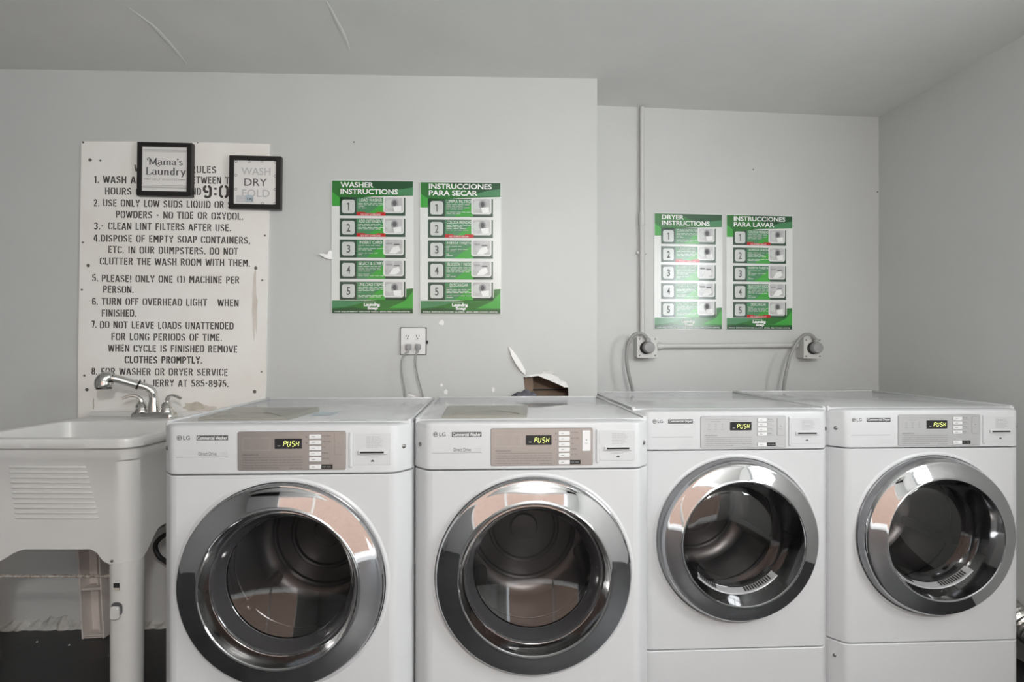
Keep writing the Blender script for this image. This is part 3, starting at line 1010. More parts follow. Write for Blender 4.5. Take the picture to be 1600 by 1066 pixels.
def machine(kind, xy, phi, seam, zc, R, label, group):
    washer = kind == 'washer'
    c, s = math.cos(phi), math.sin(phi)
    ox, oy = xy[0] - s * .34, xy[1] + c * .34
    root = thing('commercial_washer' if washer else 'commercial_dryer', label,
                 'washing machine' if washer else 'dryer', (ox, oy, 0), phi, group)
    # cabinet shell
    b = MB()
    b.box((-HW + .006, .045, .4925), (.012, .69, .965), 'enamel', .003)
    b.box((HW - .006, .045, .4925), (.012, .69, .965), 'enamel', .003)
    b.box((0, .384, .4925), (.66, .012, .965), 'enamel')
    b.box((0, .04, .012), (.66, .69, .024), 'enamel')
    b.build('cabinet', root)
    # toe panel
    zt = .198
    b = MB()
    b.loft([prof(.004, .0), prof(0, .003), prof(0, zt - .006), prof(.002, zt - .0035), prof(.010, zt - .003)], 'enamel', False)
    toe = b.build('toe_panel', root)
    b = MB()
    b.lathe([(.006, 0), (.006, .001), (.004, .003), (0, .0035)], 'screw', (0, 0, 0), seg=12)
    o = b.build('screw', toe, loc=(-.322, -.361, .145)); o.rotation_euler = (0, 0, math.radians(-50))
    # door panel with its round opening
    z0, z1 = zt, seam
    Rh = R - .012
    rings = []
    x0, x1 = PROF[7][0], PROF[8][0]
    an = sorted([2 * PI * k / 96 for k in range(96)] + [math.atan2(z - zc, x) % (2 * PI) for x in (x0, x1) for z in (z0 + .003, z1 - .003)])
    inn = [(Rh * math.cos(a), FRONT, zc + Rh * math.sin(a)) for a in an]
    inb = [(Rh * math.cos(a), FRONT + .04, zc + Rh * math.sin(a)) for a in an]
    oo = []
    for a in an:
        x, z = ray_rect(math.cos(a), math.sin(a), x0, x1, z0 + .003 - zc, z1 - .003 - zc)
        oo.append((x, FRONT, zc + z))
    b = MB()
    b.loft([oo, inn, inb], 'enamel', True)
    for lo, hi in ((0, 8), (8, 16)):
        b.loft([prof(.010, z0)[lo:hi], prof(.002, z0 + .0005)[lo:hi], prof(0, z0 + .003)[lo:hi], prof(0, z1 - .003)[lo:hi],
                prof(.002, z1 - .0005)[lo:hi], prof(.010, z1)[lo:hi]], 'enamel', False)
    for za, zb_, sgn in ((z0 + .003, z0, -1), (z1 - .003, z1, 1)):
        b.loft([prof(0, za)[7:9], prof(.002, za + sgn * .0025)[7:9], prof(.010, zb_)[7:9]], 'enamel', False)
    # soft raised lip of the panel round the door
    b.lathe([(R + .012, 0), (R + .006, .003), (R + .001, .002), (R + .001, -.004)], 'enamel', (0, FRONT, zc))
    b.build('door_panel', root, smooth=28)
    # control panel
    b = MB()
    za = seam + .003
    b.loft([prof(.010, za), prof(.002, za + .0005), prof(0, za + .003), prof(0, H_TOP - .012), prof(.0015, H_TOP - .006),
            prof(.005, H_TOP - .0025), prof(.010, H_TOP - .001), prof(.030, H_TOP), prof(.046, H_TOP + .001)], 'enamel', False)
    ctl = b.build('control_panel', root, smooth=28)
    # top
    b = MB()
    b.box((0, .022, H_TOP - .008), (.672, .730, .022), 'enamel_top', .004, 3)
    top = b.build('top_panel', root)
    b = MB()
    zr = H_TOP + .0045
    for (cx, cy, sx, sy) in ((-.330, .022, .012, .72), (.330, .022, .012, .72), (0, .378, .66, .012)):
        b.box((cx, cy, H_TOP + .0042), (sx, sy, .006), 'enamel_top', .0025, 2)
    b.build('top_rim', top)
    if washer:
        lx0, lx1, ly0, ly1 = -.262, .006, -.318, -.085
        b = MB()
        zl = H_TOP + .003
        b.loft([[(lx0, ly0, zl), (lx1 - .02, ly0, zl), (lx1, ly1, zl), (lx0, ly1, zl)],
                [(lx0, ly0, zl + .006), (lx1 - .02, ly0, zl + .006), (lx1, ly1, zl + .010), (lx0, ly1, zl + .010)],
                [(lx0 + .004, ly0 + .004, zl + .009), (lx1 - .024, ly0 + .004, zl + .009), (lx1 - .004, ly1 - .004, zl + .013), (lx0 + .004, ly1 - .004, zl + .013)]],
               'lid', True, True, True)
        lid = b.build('dispenser_lid', top, smooth=20, label='grey tinted detergent lid')
        b = MB()
        b.tube([(lx0 + .03 + (lx1 - lx0 - .07) * t, ly0 + .012 + .085 * math.sin(PI * t), zl + .0093 + .0015 * math.sin(PI * t)) for t in [k / 16 for k in range(17)]], .0022, 'lid', 6)
        b.build('lid_ridge', lid)
        if xy[0] < -.3:
            b = MB(); b.rect(0, .065, 0, .10, 0, 'blue')
            o = b.build('sticker', top, smooth=0, label='pale blue sticker')
            o.rotation_euler = (math.radians(-90), 0, 0); o.location = (.015, -.215, H_TOP + .0036)
    # front markings, all on the flat of the control panel
    Zt = H_TOP - .003
    y = FRONT - .0004
    k = 1.0
    b = MB()
    b.disc(-.274, Zt - .031, .0070, y, 'ink', 24)
    b.ring(-.274, Zt - .031, .0052, .0009, y - .0003, 'white_ink', 20)
    b.rect(-.2745, -.2735, Zt - .0335, Zt - .0275, y - .0004, 'white_ink')
    b.rect(-.2745, -.2710, Zt - .0340, Zt - .0328, y - .0004, 'white_ink')
    b.text('LG', -.2635, -.2460, Zt - .0365, Zt - .0255, y, 'ink', bold=.012)
    b.build('brand_badge', ctl, smooth=0)
    b = MB()
    b.rect(-.229, -.146, Zt - .0385, Zt - .0245, y, 'ink')
    b.text('Commercial Washer' if washer else 'Commercial Dryer', -.2265, -.1485, Zt - .0365, Zt - .0265, y - .0004, 'white_ink', bold=.015)
    b.build('name_tag', ctl, smooth=0)
    b = MB()
    b.rect(-.283, -.146, Zt - .0837, Zt - .0823, y, 'ink_soft')
    if washer:
        b.text('Direct Drive', -.224, -.176, Zt - .079, Zt - .0690, y, 'ink', bold=.004)
        b.rect(-.166, -.147, Zt - .0725, Zt - .0715, y, 'ink_line')
        b.ring(-.153, Zt - .0715, .005, .0008, y, 'ink_line', 12)
        for q in range(2):
            b.text('INVERTER', -.165, -.147, Zt - .0765 - q * .0035, Zt - .0745 - q * .0035, y, 'ink_line')
    else:
        b.text('Sensor Dry', -.180, -.147, Zt - .1000, Zt - .0965, y, 'ink_line')
        b.text('Reversible Door', -.182, -.147, Zt - .1095, Zt - .1060, y, 'ink_line')
    b.build('slogan', ctl, smooth=0)
    # keypad plate
    pk = 'plate' if washer else 'plate_light'
    P0, P1, Q0, Q1 = -.120, .1665, Zt - .1195, Zt - .0155
    b = MB()
    b.slab(P0, P1, Q0, Q1, .005, y - .0016, y + .001, pk, .0008)
    b.slab(P0 - .0011, P1 + .0011, Q0 - .0011, Q1 + .0011, .006, y - .0005, y + .001, 'ink_soft')
    yy = y - .0016 - .0003
    b.text('Commercial Laundry System  Select cycle and press start', P0 + .016, P0 + .125, Q1 - .0115, Q1 - .0085, yy, 'ink_soft')
    fx0, fx1, fz0, fz1 = P0 + .013, P0 + .085, Q1 - .050, Q1 - .017
    for (a0, a1, c0, c1) in ((fx0, fx1, fz0, fz0 + .0006), (fx0, fx1, fz1, fz1 + .0006), (fx0, fx0 + .0006, fz0, fz1), (fx1, fx1 + .0006, fz0, fz1)):
        b.rect(a0, a1, c0, c1, yy, 'ink_line')
    b.text('Available cycles', fx0 + .020, fx1 - .022, fz1 - .0015, fz1 + .002, yy - .0002, 'ink_soft')
    for q in range(3):
        cx = fx0 + .014 + q * .0225
        b.ring(cx, fz1 - .010, .0035, .0007, yy, 'ink_soft', 10)
        b.disc(cx, fz1 - .018, .0016, yy, 'ink_soft', 8)
        b.text(('Hot', 'Warm', 'Cold')[q], cx - .0055, cx + .0055, fz1 - .0275, fz1 - .0235, yy, 'ink_soft')
    b.text('Time Remaining', P0 + .105, P0 + .155, Q1 - .0165, Q1 - .0130, yy, 'ink_soft')
    b.text('OPERATING INSTRUCTIONS', P0 + .013, P0 + .055, Q0 + .0395, Q0 + .0430, yy, 'ink')
    rows = ('1. Load the clothes into the drum and close the door firmly until it locks.', '2. Add detergent to the dispenser. Do not use more than the marked amount.',
            '3. Insert the card or press the coin button and then select a wash cycle.', '4. Press start. The remaining time is then shown in the display window.',
            '5. When the cycle is over remove the clothes promptly.')
    for q, t in enumerate(rows):
        z = Q0 + .0325 - q * .0070
        b.text(t, P0 + .013, P0 + (.172 if q < 4 else .110), z, z + .0038, yy, 'ink')
    b.text('www.service.com', P0 + .137, P0 + .172, Q0 + .0035, Q0 + .0068, yy, 'ink')
    pl = b.build('keypad_plate', ctl, smooth=0, label='brushed metal keypad plate' if washer else 'silver keypad plate')
    b = MB()
    D0, D1, E0, E1 = P0 + .098, P0 + .170, Q1 - .0465, Q1 - .0190
    b.slab(D0, D1, E0, E1, .002, yy - .0012, yy + .0006, 'black', .0004)
    b.ring(D0 + .012, E0 + .008, .001, .001, yy - .0016, 'ink_line', 6)
    b.rect(D0 + .008, D0 + .016, E0 + .0075, E0 + .009, yy - .0016, 'ink_line')
    cw, chh = .0088, .0150
    for q, ch in enumerate('PUSH'):
        seven(b, ch, D0 + .0232 + q * .0106 + (.0012 if q > 1 else 0), E0 + .0068, .0068, .0140, yy - .0018, 'led', .17)
    b.build('display', pl, smooth=0, label='black display reading PUSH')
    names = ('Hot / Whites', 'Warm / Colors', 'Cold', 'Delicates', 'Super Wash', '') if washer else ('High Temp', 'Med Temp', 'Low Temp', 'No Heat', '')
    zs = (.0085, .0240, .0395, .0545, .0700, .0900) if washer else (.0070, .0225, .0380, .0535, .0880)
    for q, zq in enumerate(zs):
        b = MB()
        b.slab(P0 + .190, P0 + .2215, Q1 - zq - .011, Q1 - zq, .0015, yy - .0022, yy + .0004, 'plastic_white', .0006)
        b.slab(P0 + .1892, P0 + .2223, Q1 - zq - .0118, Q1 - zq + .0008, .0018, yy - .0004, yy + .0004, 'ink_soft')
        b.rect(P0 + .197, P0 + .206, Q1 - zq - .0065, Q1 - zq - .0045, yy - .0026, 'ink_soft')
        b.build('button', pl, smooth=0)
    b = MB()
    for q, zq in enumerate(zs[:-1]):
        b.text(names[q], P0 + .2245, P0 + (.2245 + .0018 * len(names[q])), Q1 - zq - .0055, Q1 - zq - .0015, yy, 'ink')
        b.text('8 min 40 sec', P0 + .2245, P0 + .247, Q1 - zq - .0105, Q1 - zq - .0075, yy, 'ink_soft')
    zq = zs[-1]
    b.rect(P0 + .2215, P0 + .252, Q1 - zq - .0115, Q1 - zq + .0005, yy, 'black')
    b.text('START / PAUSE', P0 + .2245, P0 + .247, Q1 - zq - .0075, Q1 - zq - .0040, yy - .0004, 'ink_line')
    for q in range(2 if washer else 0):
        b.disc(P0 + .1825, Q1 - zs[q] - .0065, .0017, yy, 'ink', 8)
    b.build('key_lettering', pl, smooth=0)
    b = MB()
    b.slab(P0 + .257, P0 + .280, Q1 - .0640, Q1 - .0065, .002, yy - .0010, yy + .0004, 'plastic_white' if washer and xy[0] > -.3 else pk, .0004)
    b.slab(P0 + .2563, P0 + .2807, Q1 - .0647, Q1 - .0058, .0024, yy - .0003, yy + .0003, 'ink_soft')
    b.text('Start', P0 + .2635, P0 + .2735, Q1 - .0440, Q1 - .0405, yy - .0014, 'ink_soft')
    b.disc(P0 + .2685, Q1 - .0330, .0022, yy - .0014, 'ink_soft', 8)
    b.build('start_pad', pl, smooth=0)
    # card reader
    C0, C1, C2, C3 = .186, .288, Zt - .1080, Zt - .0215
    b = MB()
    b.slab(C0, C1, C2, C3, .003, y - .0006, y + .0014, 'enamel', .0006)
    b.slab(C0 - .010, C0 - .001, C2 - .006, C3 + .003, .003, y - .004, y + .001, 'enamel', .002)
    yr = y - .0010
    for q in range(7):
        ln = (.034, .040, .044, .040, .036, .042, .030)[q]
        b.text('Insert the card here and wait'[:16 + 2 * (q % 3)], C0 + .036, C0 + .036 + ln, C3 - .0115 - q * .0048, C3 - .0083 - q * .0048, yr, 'ink_soft')
    b.text('Use authorized cards', C0 + .033, C0 + .068, C2 + .0205, C2 + .0240, yr, 'ink_soft')
    for (a0, a1, c0, c1) in ((C0 + .040, C0 + .066, C2 + .003, C2 + .0035), (C0 + .040, C0 + .0405, C2 + .003, C2 + .019), (C0 + .0655, C0 + .066, C2 + .003, C2 + .019)):
        b.rect(a0, a1, c0, c1, yr, 'ink_line')
    b.poly([(C0 + .0485, C2 + .009), (C0 + .0575, C2 + .009), (C0 + .0575, C2 + .012), (C0 + .053, C2 + .0150), (C0 + .0485, C2 + .012)], yr, 'ink')
    cr = b.build('card_reader', ctl, smooth=0)
    b = MB()
    b.slab(C0 + .014, C0 + .092, C2 + .0290, C2 + .0405, .0015, yr - .004, yr + .0003, 'plastic_grey', .0012)
    b.rect(C0 + .020, C0 + .084, C2 + .0325, C2 + .0375, yr - .0043, 'hole')
    b.build('card_slot', cr, smooth=0)
    # side screws on the bevels
    for sg in (-1, 1):
        b = MB()
        b.lathe([(.0062, 0), (.0062, .0012), (.004, .003), (0, .0034)], 'screw', seg=12)
        o = b.build('screw', ctl, loc=(sg * .3195, -.3640, Zt - .062))
        o.rotation_euler = (0, 0, sg * math.radians(50))
    # ---------------- the round door
    r2 = .2085 if washer else .1995
    r3 = .170
    T = .0195 if washer else .040
    cen = (0, FRONT, zc)
    cef = (0, FRONT - T + .0195, zc)
    ro = R - .0085 if washer else R - .018
    b = MB()
    if washer:
        b.lathe([(R + .0015, -.004), (R + .0015, .006), (R - .001, .0075), (R - .001, .016), (R - .0025, .0195)], 'chrome_side', cen)
    else:
        b.lathe([(R + .0015, -.004), (R + .0015, .008), (R - .001, .010), (R - .005, T * .62), (R - .008, T * .80)], 'chrome_side', cen)
    door = b.build('door', root, label='round chrome rimmed door')
    b = MB()
    if washer:
        pr = [(R - .0025, .0195), (R - .0055, .0228), (ro, .0236)]
    else:
        pr = [(R - .008, .0195 - T * .20), (R - .0115, .0195), (R - .0150, .0228), (ro, .0236)]
    nseg = 10
    for q in range(1, nseg + 1):
        t = q / nseg
        pr.append((ro + (r2 + .0045 - ro) * t, .0236 + .0180 * (t ** .92)))
    b.lathe(pr, 'chrome', cef, seg=128)
    b.lathe([(r2 + .0045, .0416), (r2 + .0025, .0432), (r2, .0430), (r2 - .002, .0405)], 'chrome', cef, seg=128)
    b.build('trim_ring', door, smooth=24)
    b = MB()
    dep = .048 if washer else .040
    def rb(a):
        return r2 - .002 + (r3 - r2 + .002) * ((.0405 - a) / (.0405 + dep)) ** (1.15 if washer else 1.0)
    aa = [.0405 - (.0405 + dep) * k / 12 for k in range(13)]
    if washer:
        b.lathe([(rb(a), a) for a in aa[:6]], 'band', cef, seg=128)
        b.lathe([(rb(aa[5]) - .0012, aa[5] - .0005), (rb(aa[5]) - .003, aa[5] - .002)] + [(rb(a) - .003, a) for a in aa[6:12]], 'bezel', cef, seg=128)
        b.lathe([(rb(aa[5]) + .001, aa[5]), (rb(aa[5]) - .0014, aa[5] + .0012), (rb(aa[5]) - .0022, aa[5] - .0008)], 'chrome', cef, seg=128)
        b.lathe([(r3 + .004, -dep + .004), (r3 + .001, -dep + .0065), (r3 - .002, -dep + .003), (r3 - .001, -dep)], 'band', cef, seg=128)
    else:
        b.lathe([(rb(a), a) for a in aa], 'band', cef, seg=128)
    b.build('bezel', door, smooth=60)
    b = MB()
    if washer:
        g = [(r3 * math.cos(PI / 2 * k / 10), -dep - .040 * (1 - math.cos(PI / 2 * k / 10) ** 2)) for k in range(10)] + [(0, -dep - .040)]
    else:
        g = [(r3, -dep), (r3 * .96, -dep + .005), (r3 * .80, -dep + .012), (r3 * .55, -dep + .018), (r3 * .28, -dep + .021), (0, -dep + .022)]
    b.lathe(g, 'glass', cef, seg=96)
    b.build('glass', door, smooth=60)
    b = MB()
    dT = T - .0195
    b.lathe([(r3 + .001, -dep - .001 + dT), (r3 + .012, -dep - .020), (r3 + .040, -dep - .045), (R - .016, -dep - .050), (R - .016, -.030)], 'rubber', cen, seg=64)
    b.build('gasket', root, smooth=40)
    b = MB()
    rd = .232
    b.lathe([(r3 + .022, -dep - .062), (rd, -dep - .090), (rd, -.40), (rd - .02, -.42), (.185, -.424), (.180, -.418), (.172, -.418), (.167, -.425), (.125, -.428), (.120, -.422), (.112, -.422), (.107, -.429), (.05, -.43), (.045, -.42), (0, -.418)], 'steel', cen, seg=64)
    b.lathe([(rd - .030, -dep - .12), (rd - .026, -dep - .123), (rd - .030, -dep - .126)], 'chrome_side', cen, seg=64)
    for q in range(3):
        a = math.radians(100 + 120 * q)
        mt = Matrix.Translation(Vector(cen)) @ Matrix.Rotation(-a, 4, 'Y')
        b.box((rd - .028, .25, 0), (.05, .26, .034), 'steel', .012, 3, mt)
    b.build('drum', root, smooth=40)
    if not washer:
        b = MB()
        a0, a1 = math.radians(222), math.radians(318)
        b.lathe([(rb(-dep + .003) - .001, -dep + .003), (rb(-dep + .005) - .003, -dep + .005), (rb(-dep + .030) - .003, -dep + .030), (rb(-dep + .032) - .0005, -dep + .032)], 'grille', cef, seg=40, a0=a0, a1=a1)
        for lo, hi, n in ((226, 246, 8), (280, 310, 11)):
            for q in range(n):
                a = math.radians(lo + (hi - lo) * q / (n - 1))
                w = math.radians(.95)
                pts = []
                for rr_, dd in ((rb(-dep + .008) - .0048, -dep + .008), (rb(-dep + .027) - .0048, -dep + .026)):
                    row = [(rr_ * math.cos(a + t), cef[1] - dd, zc + rr_ * math.sin(a + t)) for t in (-w, w)]
                    pts.append(row)
                b.face([pts[0][0], pts[0][1], pts[1][1], pts[1][0]], 'hole')
        b.build('lint_grille', door, smooth=30, label='grey slotted lint grille')
    return root


def edge_mid(x0, x1, phi):
    """centre of a machine front from the pixel columns of its two side edges"""
    d = HW * math.sin(phi)
    u0, u1 = (x0 - 800) / F, (x1 - 800) / F
    Yc = (2 * HW * math.cos(phi) - d * (u0 + u1)) / (u1 - u0)
    return ((u0 * (Yc - d) + u1 * (Yc + d)) / 2, Yc)


ph1, ph2 = math.radians(2.4), math.radians(2.5)
phd = math.radians(2.6)
machine('washer', edge_mid(258.5, 643.5, ph1), ph1, .849, .556, .2745,
        'white commercial washer beside the utility sink, leftmost of the four machines', 'white commercial washers')
machine('washer', edge_mid(648, 1012, ph2), ph2, .849, .556, .2745,
        'white commercial washer in front of the broken hole in the wall', 'white commercial washers')
d2 = edge_mid(1291, 1585, phd)
d2l = (d2[0] - HW * math.cos(phd), d2[1] - HW * math.sin(phd))
# the other dryer stands against it, a hair forward
d1 = (d2l[0] - .005 - HW * math.cos(phd), d2l[1] - .012 - HW * math.sin(phd))
machine('dryer', d1, phd, .853, .562, .2680,
        'white commercial dryer standing between the washers and the other dryer', 'white commercial dryers')
machine('dryer', d2, phd, .853, .562, .2680,
        'white commercial dryer in the corner by the right wall', 'white commercial dryers')

# ------------------------------------------------------------------ utility sink
SX, SY0, SY1 = -1.495, 1.800, 2.416
HWS = .295
S0 = Vector((SX, 2.10, 0))
sink = thing('utility_sink', 'white plastic laundry sink on legs at the left of the washers', 'sink', S0)


def rloop(inset, z, r, yb_in=None, n=10, zf=None):
    x0, x1 = -HWS + inset, HWS - inset
    y0, y1 = SY0 - 2.10 + inset, SY1 - 2.10 - (inset if yb_in is None else yb_in)
    pts = []
    # corner arcs with extra points along the straight sides
    cs = [((x1 - r, y1 - r), 0), ((x0 + r, y1 - r), 90), ((x0 + r, y0 + r), 180), ((x1 - r, y0 + r), 270)]
    for i, ((cx, cy), a) in enumerate(cs):
        for k in range(n + 1):
            t = math.radians(a + 90 * k / n)
            pts.append((cx + r * math.cos(t), cy + r * math.sin(t)))
        nx, ny = cs[(i + 1) % 4][0]
        t = math.radians(a + 90)
        p0 = (cx + r * math.cos(t), cy + r * math.sin(t))
        p1 = (nx + r * math.cos(t), ny + r * math.sin(t))
        for k in range(1, 24):
            f = k / 24
            pts.append((p0[0] + (p1[0] - p0[0]) * f, p0[1] + (p1[1] - p0[1]) * f))
    if zf:
        return [(x, y, zf(x, y)) for x, y in pts]
    return [(x, y, z) for x, y in pts]


def sstep(a, b_, t):
    t = max(0, min(1, (t - a) / (b_ - a)))
    return t * t * (3 - 2 * t)


def zlow(x, y):
    yf = y + 2.10
    if yf < SY0 + .06:             # front apron
        return .503 + .047 * min(sstep(-.17, -.055, x), 1 - sstep(.155, .205, x))
    return .503 + .075 * min(sstep(SY0 + .06, SY0 + .16, yf), 1 - sstep(SY1 - .16, SY1 - .06, yf))


b = MB()
Zr = .905
b.loft([rloop(.035, .560, .05, .20), rloop(.060, .560, .05, .215)], 'tub')
outer = [rloop(.034, Zr - .012, .040, .175), rloop(.030, Zr - .003, .044, .172), rloop(.022, Zr, .05, .165), rloop(.008, Zr, .055, .006),
         rloop(.002, Zr - .003, .058, .002), rloop(.0, Zr - .010, .060, .0), rloop(.0, Zr - .030, .060, .0), rloop(.004, Zr - .034, .060, .004),
         rloop(.014, Zr - .036, .058, .006), rloop(.016, Zr - .072, .058, .008), rloop(.021, Zr - .078, .060, .010),
         rloop(.0185, .70, .058, .014), rloop(.015, .60, .056, .018), rloop(.0125, 0, .054, .020, zf=zlow), rloop(.0165, 0, .052, .024, zf=lambda x, y: zlow(x, y) + .001)]
inner = [rloop(.034, Zr - .012, .040, .175), rloop(.042, .80, .045, .182), rloop(.058, .62, .055, .195), rloop(.080, .585, .05, .215), rloop(.15, .575, .03, .27)]
b.loft(outer, 'tub')
b.loft(inner, 'tub', True, False, True)
b.build('basin', sink, smooth=45)
# raised back ledge
b = MB()
b.box((0, SY1 - 2.10 - .012, Zr + .006), (2 * HWS - .02, .022, .028), 'tub', .004, 2)
b.build('back_ledge', sink)
# washboard ribs moulded in the front
b = MB()
def zrow(py): return CAMZ - (py - HOR) / F * 1.835
for k in range(11):
    t = k / 10
    yy = 729 + 78 * t
    xa = 19 + 11 * t
    xb = 137 + 22 * t
    z = zrow(yy)
    ins = .0205 - (.83 - z) * .023
    yl = SY0 - 2.10 + ins
    X0 = (xa - 800) / F * 1.83 - SX
    X1 = (xb - 800) / F * 1.83 - SX
    b.tube([(X0, yl + .003, z), (X0 + .006, yl, z), (X1 - .006, yl, z), (X1, yl + .003, z)], .0038, 'tub', 8)
b.build('washboard', sink)


def leg(cx, cy, detail):
    b = MB()
    def lp(h, z, r):
        return [(cx + x, cy + y, z) for x, y in rr_pts(-h, h, -h, h, r, 6)]
    b.loft([lp(.040, .56, .036), lp(.0430, .506, .040), lp(.0475, .5055, .044), lp(.046, .34, .042), lp(.0445, .02, .040), lp(.043, 0, .038)], 'tub', True, True, True)
    o = b.build('leg', sink, smooth=40)
    if detail:
        yf = cy - .0475
        b = MB(); b.lathe([(.0045, 0), (.0045, .002), (.003, .004), (0, .0045)], 'screw', (cx - .016, SY0 - 2.10 + .0115, .5130), seg=12); b.build('bolt', o)
        b = MB(); b.rect(cx - .012, cx + .008, .418, .442, yf - .0004, 'hole'); b.rect(cx - .012, cx + .007, .418, .427, yf - .0008, 'stain'); b.build('slot', o, smooth=0)
        b = MB()
        b.poly(rr_pts(cx - .019, cx + .017, .338, .381, .014), yf - .0004, 'ink')
        b.slab(cx - .020, cx + .010, .327, .369, .009, yf - .010, yf + .001, 'tub', .004)
        b.build('leg_clip', o, smooth=30)
    return o


LX, LYF, LYB = HWS - .0590, SY0 - 2.10 + .060, SY1 - 2.10 - .080
leg(LX, LYF, True)
leg(-HWS + .045, LYF, False)
leg(LX, LYB, False)
# the ribbed open back of the rear left leg, leaning a little
b = MB()
hx = .046
mt = Matrix.Translation((-.222, LYB + .01, 0)) @ Matrix.Rotation(math.radians(-3.0), 4, 'Y')
b.box((0, .040, .285), (2 * hx, .006, .57), 'tub_old', .001, 1, mt)
for sg in (-1, 1):
    b.box((sg * (hx - .003), .012, .285), (.006, .06, .57), 'tub_old', .001, 1, mt)
b.box((.004, .028, .285), (.004, .022, .56), 'tub_old', 0, 1, mt)
for z in (.004, .012, .20, .205, .40, .53):
    b.box((0, .014, z), (2 * hx - .008, .052, .005), 'tub_old', 0, 1, mt)
b.build('leg', sink, smooth=0, label='yellowed leg with ribbed open back')
b = MB()
pts = [(-.245 + .49 * k / 40, LYF + .02, .437 + random.uniform(-.0008, .0008)) for k in range(41)]
b.tube(pts, [random.uniform(.0042, .0062) for _ in pts], 'rusty', 10)
b.build('crossbar', sink, smooth=50, label='flaking metal rod between the legs')

# ------------------------------------------------------------------ faucet
FY = 2.345
FX = (241 - 800) / F * FY
fau = thing('faucet', 'two-handled chrome faucet with pull-out spray head on the back of the sink', 'faucet', (FX, FY, Zr))
b = MB()
def rl(hx_, hy_, z, r): return [(x, y, z) for x, y in rr_pts(-hx_, hx_, -hy_, hy_, r, 6)]
b.loft([rl(.086, .028, 0, .014), rl(.086, .028, .012, .014), rl(.082, .025, .022, .013), rl(.070, .022, .027, .012)], 'faucet', True, True, True)
b.build('base_plate', fau, smooth=40)


def fp(px, py, Y):
    return at(px, py, Y) - Vector((FX, FY, Zr))


b = MB()
path = smooth_path([fp(240, 650, FY), fp(240, 636, FY), fp(240, 622, FY), fp(237.5, 612, FY - .004), fp(229, 605.5, FY - .012), fp(216, 602, FY - .025)], 6)
rr_ = [.0245 - .0085 * min(1, i / 12) for i in range(len(path))]
b.tube(path, rr_, 'faucet', 20)
sp = b.build('spout', fau, smooth=60)
b = MB()
path2 = smooth_path([fp(216, 602, FY - .025), fp(200, 597.5, FY - .045), fp(183, 592.5, FY - .066), fp(173, 591, FY - .076)], 6)
b.tube(path2, [.0165 + .0005 * i / len(path2) for i in range(len(path2))], 'faucet', 20)
hd = [fp(175, 591, FY - .074), fp(170, 590.5, FY - .078), fp(165, 593, FY - .082), fp(163, 597, FY - .084), fp(162.5, 603, FY - .086), fp(162.5, 606.5, FY - .087)]
hpath = smooth_path(hd, 5)
n = len(hpath)
b.tube(hpath, [.014 + .019 * math.sin(PI * min(1, .12 + .62 * i / n)) for i in range(n)], 'faucet', 20)
spr = b.build('spray_head', fau, smooth=60)
b = MB()
b.tube([fp(217.5, 602.4, FY - .0235), fp(214.5, 601.4, FY - .0265)], .0185, 'black', 20)
b.build('collar', spr, label='black collar ring')
b = MB()
b.tube([fp(162.5, 605.8, FY - .087), fp(162.5, 608.3, FY - .0875)], .0265, 'black', 20)
b.build('nozzle', spr, label='black spray nozzle')
b = MB()
b.tube([fp(161, 588.2, FY - .09), fp(168, 586.3, FY - .086), fp(177, 588.0, FY - .08)], .0045, 'black', 8)
b.build('spray_button', spr, label='black button on the spray head')
for sg, tipx in ((-1, 191), (1, 282)):
    cx = sg * .052
    b = MB()
    b.lathe([(.026, .020), (.026, .030), (.021, .038), (.0205, .042), (.024, .045), (.021, .054), (.014, .062), (.012, .066)], 'faucet', (cx, 0, 0), ax='z', seg=28)
    tip = fp(tipx, 622.5, FY - .03)
    b.tube(smooth_path([(cx, 0, .058), (cx + sg * .002, -.002, .074), (cx + sg * .014, -.007, .088), (tip.x * .55 + cx * .45, -.016, .0925), (tip.x, tip.y, tip.z)], 6),
           [.0125, .0120, .0115, .011, .0105, .010, .0098, .0095, .009, .0085, .008, .0075, .007, .0068, .0066, .0064, .0062, .006, .0058, .0057, .0056, .0056, .0058, .006, .0055], 'faucet', 14)
    b.build('handle', fau, smooth=60)

# black drain hose looping out behind the first washer
b = MB()
b.tube(smooth_path([at(300, 822, 2.40), at(262, 834, 2.36), at(246, 846, 2.34), at(243, 857, 2.34), at(249, 870, 2.34), at(262, 880, 2.36), at(290, 905, 2.40), at(300, 985, 2.40), Vector((-1.33, 2.40, .012)), Vector((-1.10, 2.40, .012))], 8), .0095, 'rubber', 10)
tag(b.build('drain_hose', smooth=60), 'black hose looping out between the sink leg and the first washer', 'hose')

# crumbs of plaster on the dark floor
for i, (px, py, r) in enumerate(((58, 1004, .0045), (108, 1009, .0045), (98, 982, .005), (78, 978, .004))):
    Y = CAMZ * F / (py - HOR)
    p = at(px, py, Y)
    b = MB()
    bmesh.ops.create_icosphere(b.bm, subdivisions=1, radius=r)
    b.mi('gypsum')
    for v in b.bm.verts:
        v.co *= random.uniform(.7, 1.15)
        v.co.z = v.co.z * .6
    o = b.build('plaster_crumb', smooth=0, loc=(p.x, p.y, r * .45))
    tag(o, 'tiny white plaster crumb on the dark floor under the sink', 'debris', 'plaster crumbs under the sink')

